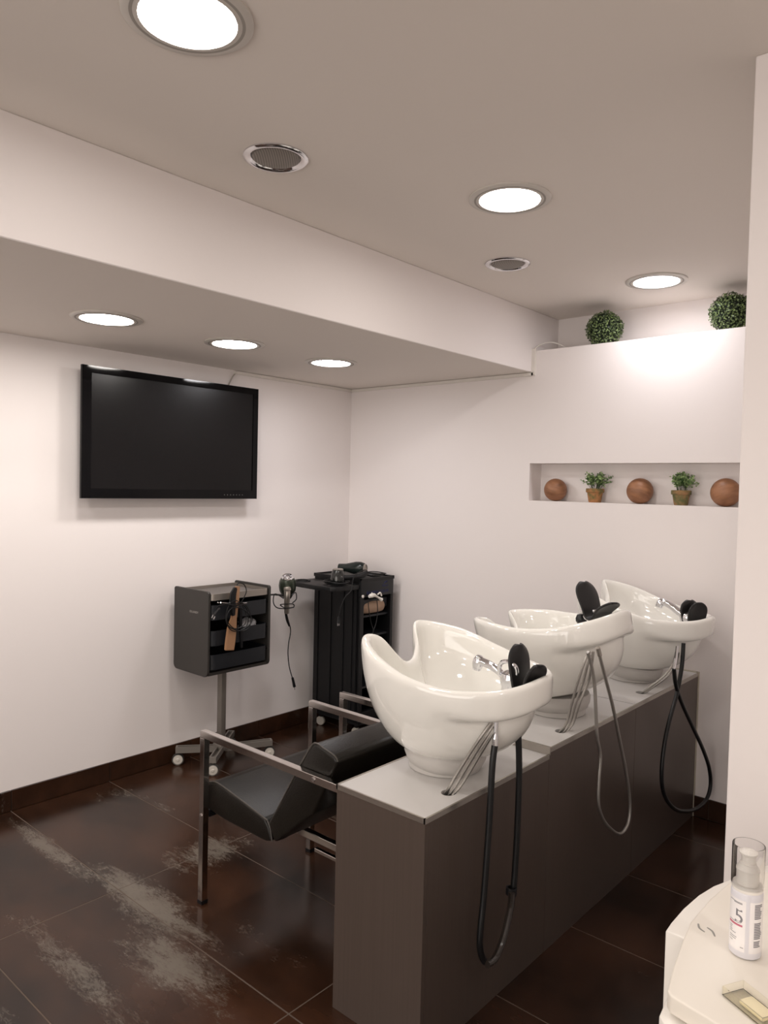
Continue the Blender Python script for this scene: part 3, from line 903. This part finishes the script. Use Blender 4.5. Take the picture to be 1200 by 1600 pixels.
def plate(bm, pts, wd, th):
    """flat bar through pts lying in a plane x=const: width wd (along y), thickness th (x)"""
    rings = []
    for i, p in enumerate(pts):
        p = Vector(p); a = Vector(pts[max(0, i - 1)]); b = Vector(pts[min(len(pts) - 1, i + 1)]); tg = (b - a).normalized()
        s = Vector((1, 0, 0)); wv = tg.cross(s).normalized(); ww = wd[i] if isinstance(wd, (list, tuple)) else wd
        rings.append([bm.verts.new(p + wv * ww * c + s * th * e_) for c, e_ in ((-.5, -.5), (.5, -.5), (.5, .5), (-.5, .5))])
    for a, b in zip(rings, rings[1:]):
        for k in range(4): bm.faces.new((a[k], a[(k + 1) % 4], b[(k + 1) % 4], b[k]))
    bm.faces.new(rings[0][::-1]); bm.faces.new(rings[-1])
    bmesh.ops.recalc_face_normals(bm, faces=bm.faces[:])


XI = XF + .035
bm = bmesh.new(); plate(bm, [ray(*p, 0, XI) for p in ((358, 1016), (360, 1000), (362, 982), (365, 966), (369, 940), (371, 916))], [.056, .060, .056, .034, .030, .026], .016)
bmesh.ops.bevel(bm, geom=bm.edges[:], offset=.003, segments=2, affect='EDGES')
obj('beige_plate', bm, M_BEIGE, iron, True, label='beige plate arm')
bm = bmesh.new(); plate(bm, [ray(*p, 0, XI + .014) for p in ((364, 962), (363, 945), (364, 928), (368, 918))], [.020, .034, .034, .018], .02)
bmesh.ops.bevel(bm, geom=bm.edges[:], offset=.004, segments=2, affect='EDGES')
obj('black_grip', bm, M_BLACK, iron, True, label='glossy black grip')
bm = bmesh.new(); plate(bm, [ray(*p, 0, XI - .004) for p in ((377, 1012), (376, 985), (375, 950))], [.012, .014, .016], .014)
obj('black_plate', bm, M_BLACK, iron)
cs = tube([ray(*p, 0, XI + .01) for p in ((370, 915), (373, 911), (381, 913), (385, 923), (381, 934), (374, 944), (366, 948), (357, 944), (346, 945), (338, 949))], .0028, 6)
obj('power_cord', cs, M_RUBBER, iron, True)
bm = bmesh.new()
for k, (rx, ry, cx, cy, zo) in enumerate(((17, 20, 371, 965, .016), (19, 22, 373, 966, .022), (16, 22, 369, 963, .027), (20, 18, 374, 968, .030))):
    pts = [ray(cx + rx * math.cos(a), cy + ry * math.sin(a) + 3 * math.sin(2 * a + k), 0, XI + zo) for a in [2 * PI * q / 12 for q in range(12)]]
    add_tube(bm, pts, .0026, 6, 4, True)
add_tube(bm, [ray(*p, 0, XI + .03) for p in ((352, 943), (368, 946), (386, 944))], .0026, 6, 4)
obj('cord_coil', bm, M_RUBBER, iron, True)
pa, pb = ray(343, 950, 0, XI + .02), ray(333, 961, 0, XI + .02)
obj('plug', tube([pa, pb], lambda u: .006 + .004 * u, 8, 2), M_BLACK, iron, True)
bm = bmesh.new()
for dy in (0, .011):
    q = pb + Vector((0, dy, -dy * .8)); add_tube(bm, [q, q + Vector((0, -.008, -.014))], .0022, 6, 0)
obj('plug_pins', bm, M_CHROME, iron, True)
obj('hanging_hook', tube([(XF - .01, T[1] - .16, .925), (XF + .03, T[1] - .15, .928), (XF + .05, T[1] - .05, .918), (XF + .05, T[1] - .0, .915)], .0035, 6), M_CHROME, iron, True)

# clips in a clear bag in the middle drawer, small clear box at its left end
bm = bmesh.new(); rnd = random.Random(3)
bmesh.ops.create_icosphere(bm, subdivisions=3, radius=.05)
for v in bm.verts:
    k = 1 + .22 * rnd.random() * (1 if rnd.random() > .4 else -1); v.co = Vector((v.co.x * .8 * k, v.co.y * 1.1 * k, max(v.co.z * .75 * k, -.025)))
o = obj('clip_bag', bm, mat('crinkled_film', (222, 220, 222), .15, trans=.45), None); o.location = (XF - .07, T[1] + .10, .732 + .035)
tag(o, 'crinkled clear plastic bag in the middle drawer of the grey trolley', 'bag')
o = obj('tray_box', box(-.035, .035, -.05, .05, 0, .055, .006), mat('smoky_box', (120, 100, 90), .2, trans=.4), None, True); o.location = (XF - .06, T[1] - .10, .7065)
tag(o, 'small smoky clear box at the left of the middle trolley drawer', 'box')


# ------------------------------------------------------------------ hair dryers
def dryer(label, mtx, body, cable_pts=None, front=True, group='hair dryers on and beside the carts', handle_mat=None):
    """local: barrel along +z (rear cap at top), handle towards -x"""
    t = thing('hair_dryer', label, 'hair dryer', (0, 0, 0), group=group)
    t.matrix_world = mtx
    obj('barrel', lathe([(.0, -.115), (.020, -.115), (.0235, -.112), (.025, -.06), (.032, -.03), (.041, .01), (.043, .04), (.038, .07), (.030, .09), (.027, .094)], 32), body, t, True)
    r = obj('rear_cap', lathe([(.031, .086), (.032, .092), (.028, .097), (.024, .096), (.022, .088), (.0, .088)], 32), M_CHROME, t, True)
    obj('rear_filter', lathe([(0, .0925), (.012, .0925), (.017, .089)], 24), M_SILVER, t, True)
    obj('handle', tube([(-.030, 0, .02), (-.065, 0, .012), (-.105, 0, .002), (-.14, 0, -.006)], lambda u: .019 - .003 * u, 14), handle_mat or body, t, True)
    obj('switch', box(-.10, -.075, -.006, .006, .014, .026, .002), M_SILVER, t)
    return t


# dryer hanging from the trolley's right side (barrel upright, grip down behind)
hd_c = ray(449, 925, 0, .30)
mt_ = Matrix.Translation(hd_c) @ Matrix.Rotation(math.radians(-38), 4, 'Z') @ Matrix.Rotation(math.radians(38), 4, 'Y')
hd = thing('hair_dryer', 'olive hair dryer hanging upright between the two carts, cord dangling', 'hair dryer', (0, 0, 0), group='hair dryers on and beside the carts')
hc = Vector((.30, hd_c.y, 0))
zt = ray(449, 903, 0, .30).z
fac = Matrix.Translation((hc.x, hc.y, zt)) @ Matrix.Rotation(math.radians(24), 4, Vector((.66, .75, 0))) @ Matrix.Scale(1.12, 4)
obj('barrel', lathe([(0, -.12), (.022, -.118), (.030, -.10), (.043, -.07), (.0455, -.045), (.042, -.02), (.033, .0), (.029, .006)], 32, fac), M_GREENB, hd, True)
obj('rear_cap', lathe([(.031, -.004), (.032, .006), (.027, .011), (.022, .009), (.020, .0), (.0, .0)], 32, fac), M_CHROME, hd, True)
obj('rear_filter', lathe([(0, .005), (.009, .005), (.012, .0)], 24, fac), M_CHROME, hd, True)
hx0 = .325
obj('handle', tube([ray(449, 918, 0, hx0), ray(449, 930, 0, hx0 + .01), ray(448, 943, 0, hx0), ray(448, 958, 0, hx0 - .01)], lambda u: .020 - .006 * u, 14), M_SILVER, hd, True, label='shiny silver handle')
obj('switch', box(-.012, .012, -.018, .018, -.006, .006, .002), M_SILVER, hd, True, loc=ray(449, 921, 0, hx0 + .02))
bm = bmesh.new()
add_tube(bm, [ray(*p, 0, hx0 + .015) for p in ((443, 935), (430, 928), (427, 940), (432, 949), (444, 951), (458, 949), (458, 944), (446, 944), (438, 945), (446, 950), (459, 949))], .0032, 6)
add_tube(bm, [ray(*p, 0, hx0 + .01) for p in ((457, 942), (463, 936), (462, 926), (456, 930))], .0032, 6)
obj('cord_wrap', bm, M_RUBBER, hd, True)
obj('cord', tube([ray(*p, 0, .31) for p in ((447, 955), (450, 968), (454, 985), (451, 1005), (450, 1022), (452, 1042), (457, 1060))], .003, 6), M_RUBBER, hd, True)
obj('cord_sleeve', tube([ray(*p, 0, .31) for p in ((446, 955), (448, 968), (452, 978))], .006, 8), M_RUBBER, hd, True)
pa = ray(457, 1059, 0, .31); pb = ray(460, 1073, 0, .31)
obj('plug', tube([pa, pb], lambda u: .007 + .002 * u, 8, 2), M_BLACK, hd, True)
obj('plug_pins', tube([pb, pb + Vector((0, .003, -.018))], .0022, 6, 0), M_SILVER, hd, True)
# holder arm
obj('dryer_holder', tube([(T[0] + hx - .02, T[1] + hy - .004, .93), (.33, -.93, .925), (.325, -.87, .915), ray(441, 932, 0, .31)], .005, 8), M_BLACK, bpy.data.objects['styling_trolley'], True).matrix_parent_inverse = Matrix.Translation(Vector(T)).inverted()

# ------------------------------------------------------------------ tall black cart in the corner
KX0, KX1, KY0, KY1, KZ = .077, .482, -.383, -.083, .985
kt = thing('tall_cart', 'tall black plastic salon cart with open shelves standing in the room corner', 'cart', (KX0, KY0, 0))
kw, kd = KX1 - KX0, KY1 - KY0
# face towards +x is open; -y side is a ribbed panel
obj('side_panel', box(.0, kw - .012, .0, .014, .10, KZ - .02, .002), M_CART, kt)
obj('side_panel', box(.0, kw - .012, kd - .014, kd, .10, KZ - .02, .002), M_CART, kt)
for xx in (.025, .14, .25, .325, .36): obj('side_rib', box(xx, xx + .018, -.006, .001, .11, KZ - .06, .001), M_CART, kt)
obj('back_panel', box(0, .012, .014, kd - .014, .10, KZ - .02), M_CART, kt)
bm = bmesh.new()
add_box(bm, kw - .02, kw, 0, .030, .10, KZ - .11); add_box(bm, kw - .02, kw, kd - .022, kd, .10, KZ - .11); add_box(bm, kw - .02, kw, .03, kd - .022, .10, .16)
obj('front_frame', bm, M_CART, kt)
obj('header_panel', box(kw - .016, kw + .004, 0, kd, KZ - .115, KZ - .012, .003), mat('cart_header', (22, 23, 25), .45), kt, True)
bm = bmesh.new(); add_box(bm, -.004, kw + .006, -.004, kd + .004, KZ - .02, KZ - .008)
for a in ((-.004, kw + .006, -.004, .006), (-.004, kw + .006, kd - .006, kd + .004), (-.004, .006, -.004, kd + .004), (kw - .004, kw + .006, -.004, kd + .004)):
    add_box(bm, *a, KZ - .008, KZ)
obj('top_tray', bm, M_CART, kt)
for zz in (.30, .47, .615, .74): obj('shelf', box(.014, kw - .022, .0155, kd - .0155, zz, zz + .012), M_TRAY, kt)
obj('drawer', box(.06, kw - .022, .03, kd - .03, .79, .85, .004), M_TRAY, kt, True)
obj('plinth', box(.0, kw, 0, kd, .085, .105), M_CART, kt)
for cx, cy in ((.04, .04), (kw - .05, .04), (.04, kd - .04), (kw - .05, kd - .04)):
    cst = obj('caster', lathe([(0, -.011), (.024, -.011), (.029, -.007), (.029, .007), (.024, .011), (0, .011)], 24, align((cx, cy, .0295), (.3, -.95, 0))), M_CASTER, kt, True)
    obj('caster_fork', box(cx - .012, cx + .012, cy - .010, cy + .010, .056, .086, .002), M_BLACK, cst, True)
# folding side tray with a round dryer ring
bm = prism([(.0, -.003), (.0, -.06)] + [(.075 - .075 * math.cos(a), -.165 - .06 * math.sin(a)) for a in [PI * k / 10 for k in range(0, 6)]] + [(.25, -.235), (.37, -.225), (.395, -.20), (.40, -.003)], 2, KZ - .062, KZ - .034, .004, 2)
obj('folding_side_tray', bm, M_CART, kt, True)
obj('dryer_ring', lathe([(.036, 0), (.036, .006), (.047, .008), (.049, 0)], 28, Matrix.Translation((.062, -.16, KZ - .034))), M_CART, kt, True)
obj('ring_well', lathe([(0, .0012), (.036, .0012)], 28, Matrix.Translation((.062, -.16, KZ - .034))), M_HOLE, kt)
text('ILLUMINA COLOR', .026, M_INKB, kt, (kw + .0042, .05, KZ - .098), (0, 1, 0), (0, 0, 1), .0004, .95)
text('WELLA', .018, M_INKB, kt, (kw + .0042, .19, KZ - .062), (0, 1, 0), (0, 0, 1), .0004, 1)
bm = bmesh.new()
for k in range(3): add_tube(bm, [(kw + .005, .205 + k * .008, KZ - .044 + k * .004), (kw + .005, .215 + k * .008, KZ - .034 + k * .003), (kw + .005, .228 + k * .006, KZ - .040 + k * .003)], .0016, 5, 4)
obj('emblem', bm, M_INKB, kt, True)

# white clip + cables hung on the cart front
wc = thing('hair_clip', 'white plastic clip hooked on the open front of the tall black cart', 'clip', (0, 0, 0))
cp = [ray(*p, 0, KX1 + .022) for p in ((577, 932), (584, 930), (590, 933), (596, 937))]
bm = bmesh.new(); add_tube(bm, cp, lambda u: .010 + .004 * math.sin(u * 7), 10, 4)
add_tube(bm, [ray(*p, 0, KX1 + .022) for p in ((590, 929), (594, 926), (596, 931))], .005, 8, 4)
obj('clip_jaws', bm, M_WHITE, wc, True)
obj('clip_hook', tube([cp[1], cp[1] + Vector((-.02, 0, .014)), cp[1] + Vector((-.03, 0, .008))], .003, 6), M_WHITE, wc, True)
o = obj('white_button', lathe([(0, -.006), (.008, -.004), (.010, .002), (0, .006)], 12, align(ray(567, 932, 0, KX1 + .012), (1, 0, 0))), M_WHITE, None, True)
tag(o, 'tiny white plug end at the left of the tall cart opening', 'plug')
cb = thing('hanging_cables', 'thin black cables dangling down the open front of the tall black cart', 'cable', (0, 0, 0))
for pts in (((575, 936), (576, 950), (579, 970), (583, 985), (582, 992)), ((589, 938), (590, 955), (587, 975), (583, 986), (584, 993))):
    obj('cable', tube([ray(*p, 0, KX1 + .014) for p in pts], .0026, 6), M_RUBBER, cb, True)

# folded towels on a shelf
bm = bmesh.new()
bmesh.ops.create_cube(bm, size=1)
bmesh.ops.subdivide_edges(bm, edges=bm.edges[:], cuts=5, use_grid_fill=True)
rnd = random.Random(5)
for v in bm.verts:
    n_ = v.co.normalized(); s = v.co.lerp(n_ * .62, .45)
    v.co = Vector((s.x * .24, s.y * .23, (s.z + .5) * .085 + (.006 * math.sin(v.co.y * 22) if s.z > 0 else 0)))
zmin = min(v.co.z for v in bm.verts)
for v in bm.verts: v.co.z -= zmin
o = obj('folded_towel', bm, M_TOWEL, None, True); o.location = (KX1 - .135, (KY0 + KY1) / 2, .752); smooth_mod(o)
tag(o, 'folded beige brown towel on the upper shelf of the tall black cart', 'towel')


def lying_dryer(label, loc, ang, body, pitch=0.):
    t = thing('hair_dryer', label, 'hair dryer', loc, (0, 0, ang), group='hair dryers on and beside the carts')
    rx = Matrix.Rotation(PI / 2, 4, 'Y')     # barrel along local +x
    mm = Matrix.Translation((0, 0, .044)) @ rx
    obj('barrel', lathe([(0, -.10), (.022, -.10), (.025, -.05), (.034, -.015), (.042, .02), (.0425, .05), (.036, .075), (.030, .082)], 28, mm), body, t, True)
    obj('rear_cap', lathe([(.031, .076), (.032, .084), (.026, .088), (.022, .084), (0, .082)], 28, mm), M_SILVER, t, True)
    obj('handle', tube([(.01, .025, .040), (.005, .065, .032), (-.005, .11, .026), (-.012, .145, .022)], lambda u: .0185 - .003 * u, 12), M_BLACK, t, True)
    return t


ud = thing('hair_dryer', 'black hair dryer resting on the side tray of the tall black cart', 'hair dryer', (0, 0, 0), group='hair dryers on and beside the carts')
zt2 = KZ - .034
c0 = Vector((.405, -.505, zt2 + .001))
mm = Matrix.Translation(c0)
obj('barrel', lathe([(0, 0), (.040, 0), (.044, .012), (.043, .04), (.038, .07), (.033, .088), (.030, .092), (0, .092)], 28, mm), mat('gloss_black', (18, 20, 20), .12, coat=.5), ud, True)
obj('rear_cap', lathe([(.031, .088), (.033, .094), (.028, .098), (0, .096)], 28, mm), M_SILVER, ud, True)
obj('handle', tube([c0 + Vector((.02, .02, .045)), c0 + Vector((.045, .065, .045)), c0 + Vector((.065, .12, .052)), c0 + Vector((.075, .17, .066))], lambda u: .0185 - .003 * u, 12), M_BLACK, ud, True)
bm = bmesh.new()
add_box(bm, c0.x + .035, c0.x + .043, c0.y - .012, c0.y - .002, c0.z + .05, c0.z + .058)
obj('switch', bm, M_CHROME, ud)
bm = bmesh.new(); rnd = random.Random(11)
for k in range(4):
    pts = [(c0.x - .01 + (.062 + .008 * k) * math.cos(a) , c0.y + (.055 + .006 * k) * math.sin(a), zt2 + .004 + .006 * k + .003 * math.sin(3 * a)) for a in [2 * PI * q / 12 for q in range(12)]]
    add_tube(bm, pts, .003, 6, 3, True)
obj('cord_coil', bm, M_RUBBER, ud, True)
obj('cord', tube([c0 + Vector((.08, .18, .068)), c0 + Vector((.10, .13, .09)), c0 + Vector((.09, .05, .06)), ray(549, 922, 0, .50), ray(540, 932, 0, .49), ray(534, 945, 0, .485), ray(529, 965, 0, .48)], .003, 6), M_RUBBER, ud, True)
pq = ray(529, 964, 0, .48)
obj('plug', tube([pq, pq + Vector((0, 0, -.038))], lambda u: .006 + .004 * u, 8, 2), M_BLACK, ud, True)
bm = bmesh.new()
for dy in (-.006, .006): add_tube(bm, [pq + Vector((0, dy, -.036)), pq + Vector((0, dy, -.052))], .0022, 6, 0)
obj('plug_pins', bm, M_CHROME, ud, True)
lying_dryer('dark green hair dryer lying on top of the tall black cart', (.27, -.23, KZ - .006), math.radians(20), M_GREEND)
bm = bmesh.new()
for k in range(3):
    pts = [(.415 + (.045 + .006 * k) * math.cos(a), -.18 + (.06 + .01 * k) * math.sin(a), KZ + .004 + .005 * k + .004 * math.sin(2 * a + k)) for a in [2 * PI * q / 12 for q in range(12)]]
    add_tube(bm, pts, .0035, 6, 3, True)
tag(obj('coiled_cable', bm, M_RUBBER, None, True), 'coiled black cable on the right of the tall cart top', 'cable')

# ------------------------------------------------------------------ leaf balls on the ledge
def leaf(bm, p, n, up, ln, wd, fold=.25):
    n = n.normalized(); s = n.cross(up).normalized() if abs(n.dot(up)) < .98 else n.orthogonal().normalized(); tdir = s.cross(n).normalized()
    a = bm.verts.new(p); b = bm.verts.new(p + tdir * ln * .5 + s * wd * .5 + n * wd * fold); c = bm.verts.new(p + tdir * ln + n * wd * .1)
    d = bm.verts.new(p + tdir * ln * .5 - s * wd * .5 + n * wd * fold)
    bm.faces.new((a, b, c)); bm.faces.new((a, c, d))


def ball(label, loc, r, seed):
    t = thing('boxwood_ball', label, 'artificial plant', loc, group='leafy boxwood balls on the wall ledge')
    rnd = random.Random(seed)
    bm = bmesh.new(); bmesh.ops.create_icosphere(bm, subdivisions=3, radius=r * .86, matrix=Matrix.Translation((0, 0, r)))
    obj('core', bm, M_CORE, t, True)
    bm = bmesh.new(); N_ = 1500
    for k in range(N_):
        z = 1 - 2 * (k + .5) / N_; a = k * 2.399963; q = math.sqrt(1 - z * z)
        n = Vector((q * math.cos(a), q * math.sin(a), z))
        rr = r * (.84 + .14 * rnd.random())
        n2 = (n + Vector((rnd.uniform(-.7, .7), rnd.uniform(-.7, .7), rnd.uniform(-.7, .7)))).normalized()
        up = Vector((rnd.uniform(-1, 1), rnd.uniform(-1, 1), rnd.uniform(-1, 1)))
        p = Vector((0, 0, r)) + n * rr
        if p.z < .006: continue
        leaf(bm, p, n2, up, r * .13, r * .10)
    o = obj('leaves', bm, M_BOX, t); o['kind'] = 'stuff'
    return t


ball('round boxwood leaf ball on the ledge near the white cable', (1.757, .118, L), .098, 1)
ball('round boxwood leaf ball on the ledge beside the right partition wall', (2.395, .118, L), .098, 2)


# ------------------------------------------------------------------ niche ornaments
def wood_ball(label, x, r, rz):
    bm = bmesh.new(); bmesh.ops.create_uvsphere(bm, u_segments=40, v_segments=24, radius=r)
    o = obj('wooden_ball', bm, M_WOOD, None, True); o.location = (x, .066, N0 + r); o.rotation_euler = (.3, .2, rz)
    return tag(o, label, 'wooden ball', 'brown wooden balls in the wall niche')


wood_ball('brown wooden ball at the left end of the wall niche', 1.524, .0625, 0)
wood_ball('brown wooden ball between the two potted plants in the niche', 2.003, .066, 2)
wood_ball('brown wooden ball partly hidden by the right partition wall', 2.420, .068, 4)


def pot(label, x, seed, mt):
    t = thing('potted_plant', label, 'potted plant', (x, .066, N0), group='small green plants in mossy pots in the niche')
    obj('pot', lathe([(0, 0), (.030, 0), (.0325, .004), (.041, .052), (.046, .053), (.0475, .056), (.0475, .072), (.045, .0745), (.0405, .073), (.039, .062), (0, .062)], 32), mt, t, True)
    obj('soil', lathe([(0, .066), (.02, .0655), (.0395, .063)], 20), M_SOIL, t, True)
    rnd = random.Random(seed); st = bmesh.new(); lf = bmesh.new()
    for k in range(34):
        a = rnd.uniform(0, 2 * PI); sp = rnd.uniform(.1, 1); hgt = rnd.uniform(.075, .118) - .03 * sp * sp
        base = Vector((.02 * math.cos(a), .02 * math.sin(a), .064)); tip = Vector((.088 * sp * math.cos(a), min(.058, .07 * sp * math.sin(a)), .06 + hgt * .85))
        mid = (base + tip) / 2 + Vector((0, 0, .015)); pts = catmull([base, mid, tip], 4)
        add_tube(st, [base, mid, tip], .0009, 4, 2)
        for i, p in enumerate(pts[3:]):
            for q in range(3):
                n = Vector((rnd.uniform(-1, 1), rnd.uniform(-1, 1), rnd.uniform(0, 1))); up = Vector((rnd.uniform(-1, 1), rnd.uniform(-1, 1), rnd.uniform(-.3, 1)))
                leaf(lf, p + Vector((rnd.uniform(-.006, .006), rnd.uniform(-.006, .006), rnd.uniform(-.005, .005))), n, up, .014, .010)
    o = obj('stems', st, M_STEM, t); o['kind'] = 'stuff'
    o = obj('leaves', lf, M_LEAF, t); o['kind'] = 'stuff'


pot('small leafy plant in brown mossy clay pot, left one in the niche', 1.758, 4, M_TERRA)
pot('small leafy plant in greenish mossy clay pot, right one in the niche', 2.212, 9, M_TERRA2)

# ------------------------------------------------------------------ foreground appliance, bottle, clear box
t = thing('white_appliance', 'white rounded plastic appliance cabinet in the lower right foreground', 'appliance', (0, 0, 0))
ZB, ZL = .800, .830
bodypl = [(3.096, -2.181), (3.086, -2.235), (3.081, -2.30), (3.081, -2.36), (3.083, -2.392), (3.118, -2.392), (3.128, -2.46), (3.143, -2.60), (3.19, -2.72), (3.36, -2.78), (3.62, -2.76), (3.66, -2.60), (3.66, -2.10), (3.56, -2.02), (3.20, -2.02)]
obj('back_body', prism([(3.096, -2.181), (3.086, -2.235), (3.081, -2.30), (3.081, -2.36), (3.083, -2.392), (3.5, -2.392), (3.66, -2.34), (3.66, -2.10), (3.56, -2.02), (3.15, -2.02)], 2, .0, ZB, .004, 2), M_WHITE, t, True)
low = [(3.128, -2.396), (3.134, -2.46), (3.144, -2.54), (3.152, -2.600), (3.175, -2.622), (3.36, -2.66), (3.62, -2.64), (3.66, -2.52), (3.66, -2.396)]
obj('front_body', prism(low, 2, .0, ZL - .034, .004, 2), M_WHITE, t, True)
lid = [(3.142, -2.160), (3.131, -2.21), (3.124, -2.29), (3.123, -2.386), (3.131, -2.445), (3.145, -2.527), (3.158, -2.586), (3.166, -2.595), (3.234, -2.608), (3.40, -2.63), (3.60, -2.61), (3.655, -2.53), (3.655, -2.16), (3.56, -2.04), (3.22, -2.04)]
obj('lid', prism(lid, 2, ZL - .027, ZL, .003, 3), M_CREAM, t, True)
# grey curved marks printed on the lid
bm = bmesh.new()
for pts in (((1091, 1443), (1093, 1450), (1101, 1456)), ((1105, 1449), (1113, 1455), (1117, 1463))):
    add_tube(bm, [ray(a, b, 2, ZL + .0003) for a, b in pts], lambda u: .0012 + .0008 * math.sin(u * PI), 6, 5)
bmesh.ops.scale(bm, vec=(1, 1, .3), space=Matrix.Translation((0, 0, -ZL)), verts=bm.verts[:])
obj('printed_marks', bm, mat('print_grey', (150, 148, 142), .6), t, True)

bt = ray(1160, 1494, 2, ZL) + Vector((.0, .012, 0))
bott = thing('pump_bottle', 'white pump serum bottle with clear cap and number 5 on the appliance lid', 'bottle', (bt.x, bt.y, ZL + .0005))
rb = .0232
obj('bottle_body', lathe([(0, 0), (rb - .003, 0), (rb, .003), (rb, .100), (rb - .001, .103), (rb - .003, .1045), (0, .1045)], 40), M_BOTTLE, bott, True)
obj('shoulder_ring', lathe([(.0, .103), (.0222, .103), (.0228, .106), (.0228, .110), (.0215, .112), (0, .112)], 40), M_WHITE, bott, True)
obj('pump_collar', lathe([(0, .111), (.0165, .111), (.0165, .128), (.0162, .132), (.0172, .1325), (.0172, .135), (.015, .138), (.0125, .142), (0, .142)], 36), M_WHITE, bott, True)
obj('pump_head', lathe([(0, .141), (.0118, .141), (.0122, .144), (.0105, .146), (.0105, .156), (.0135, .158), (.0135, .1605), (.010, .163), (0, .164)], 36), M_WHITE, bott, True)
obj('clear_cap', lathe([(.0225, .108), (.0232, .108), (.0236, .112), (.0238, .171), (.0232, .173), (.0222, .173), (.0226, .171), (.0224, .112), (.0220, .108), (.0225, .108)], 40), M_CLEAR, bott, True)
vd = (CAM - bt); fa = math.atan2(vd.y, vd.x)           # label faces left of the viewer


def bend(me, a0, r):
    """wrap a flat mesh (x along, y up) round the bottle; x=0 sits at angle a0"""
    for v in me.vertices:
        a = a0 + v.co.x / r; rr = r + .0001 + v.co.z
        v.co = Vector((rr * math.cos(a), rr * math.sin(a), v.co.y))


def band(name, a0, a1, z0, z1, mt, off=.0002, n=14, parent=bott):
    bm = bmesh.new(); P = []
    for k in range(n + 1):
        a = a0 + (a1 - a0) * k / n; P.append([bm.verts.new(((rb + q) * math.cos(a), (rb + q) * math.sin(a), z)) for q, z in ((0, z0), (off, z0), (off, z1), (0, z1))])
    for a, b in zip(P, P[1:]):
        for k in range(4): bm.faces.new((a[k], b[k], b[(k + 1) % 4], a[(k + 1) % 4]))
    bmesh.ops.recalc_face_normals(bm, faces=bm.faces[:])
    return obj(name, bm, mt, parent, True)


lb = band('front_label', fa - 1.55, fa - .02, .012, .092, M_LABEL, .00015)
band('back_label', fa + .22, fa + 1.5, .012, .092, M_LABEL, .00015)
for s_, size, zz, xs, mm_ in (('5', .031, .0555, -.0155, M_INK),):
    me = text_mesh(s_, size, .0001); me.materials.clear(); me.materials.append(mm_)
    bend(me, fa - .78, rb + .0002)
    o = obj('number', me, None, bott)
    c_ = Matrix.Rotation(0, 4, 'Z'); me.transform(Matrix.Translation((0, 0, zz)))
band('red_line', fa - 1.25, fa - .20, .0505, .0535, M_RED, .0004)
bm = bmesh.new()


def bar(a0, a1, z0, z1):
    n = 5
    for k in range(n):
        a, b = a0 + (a1 - a0) * k / n, a0 + (a1 - a0) * (k + 1) / n; r = rb + .0004
        bm.faces.new([bm.verts.new(p) for p in ((r * math.cos(a), r * math.sin(a), z0), (r * math.cos(b), r * math.sin(b), z0), (r * math.cos(b), r * math.sin(b), z1), (r * math.cos(a), r * math.sin(a), z1))])


rnd = random.Random(2)
for a0, a1, z in ((-1.2, -.85, .087), (-.84, -.25, .087), (-.84, -.25, .0855), (-1.2, -.62, .0555), (-1.15, -.9, .046), (-1.15, -.95, .043), (-1.15, -.9, .040), (-1.15, -.62, .037), (-1.15, -.55, .031), (-1.15, -.6, .028), (-1.15, -.85, .024), (-.3, -.1, .018)):
    bar(fa + a0, fa + a1, z, z + .0009)
for k in range(26):
    if k in (9, 10, 21): continue
    z = .087 - k * .0026; bar(fa + .52, fa + .52 + rnd.uniform(.42, .6), z, z + .0017)
obj('fine_print', bm, M_INK, bott)

q0 = ray(1140, 1560, 2, ZL)
bx = thing('clear_box', 'small clear plastic box on the appliance lid in the bottom right corner', 'box', (q0.x + .03, q0.y - .0, ZL + .0004), (0, 0, math.radians(-28)))
bm = bmesh.new()
for a in ((-.035, .035, -.02, .02, 0, .0015), (-.035, -.0335, -.02, .02, .0015, .014), (.0335, .035, -.02, .02, .0015, .014), (-.0335, .0335, -.02, -.0185, .0015, .014), (-.0335, .0335, .0185, .02, .0015, .014)): add_box(bm, *a)
obj('clear_walls', bm, M_CLEARY, bx)
obj('inner_pad', box(-.012, .028, -.012, .012, .0018, .008, .002), mat('pale_pad', (238, 226, 190), .5), bx, True)
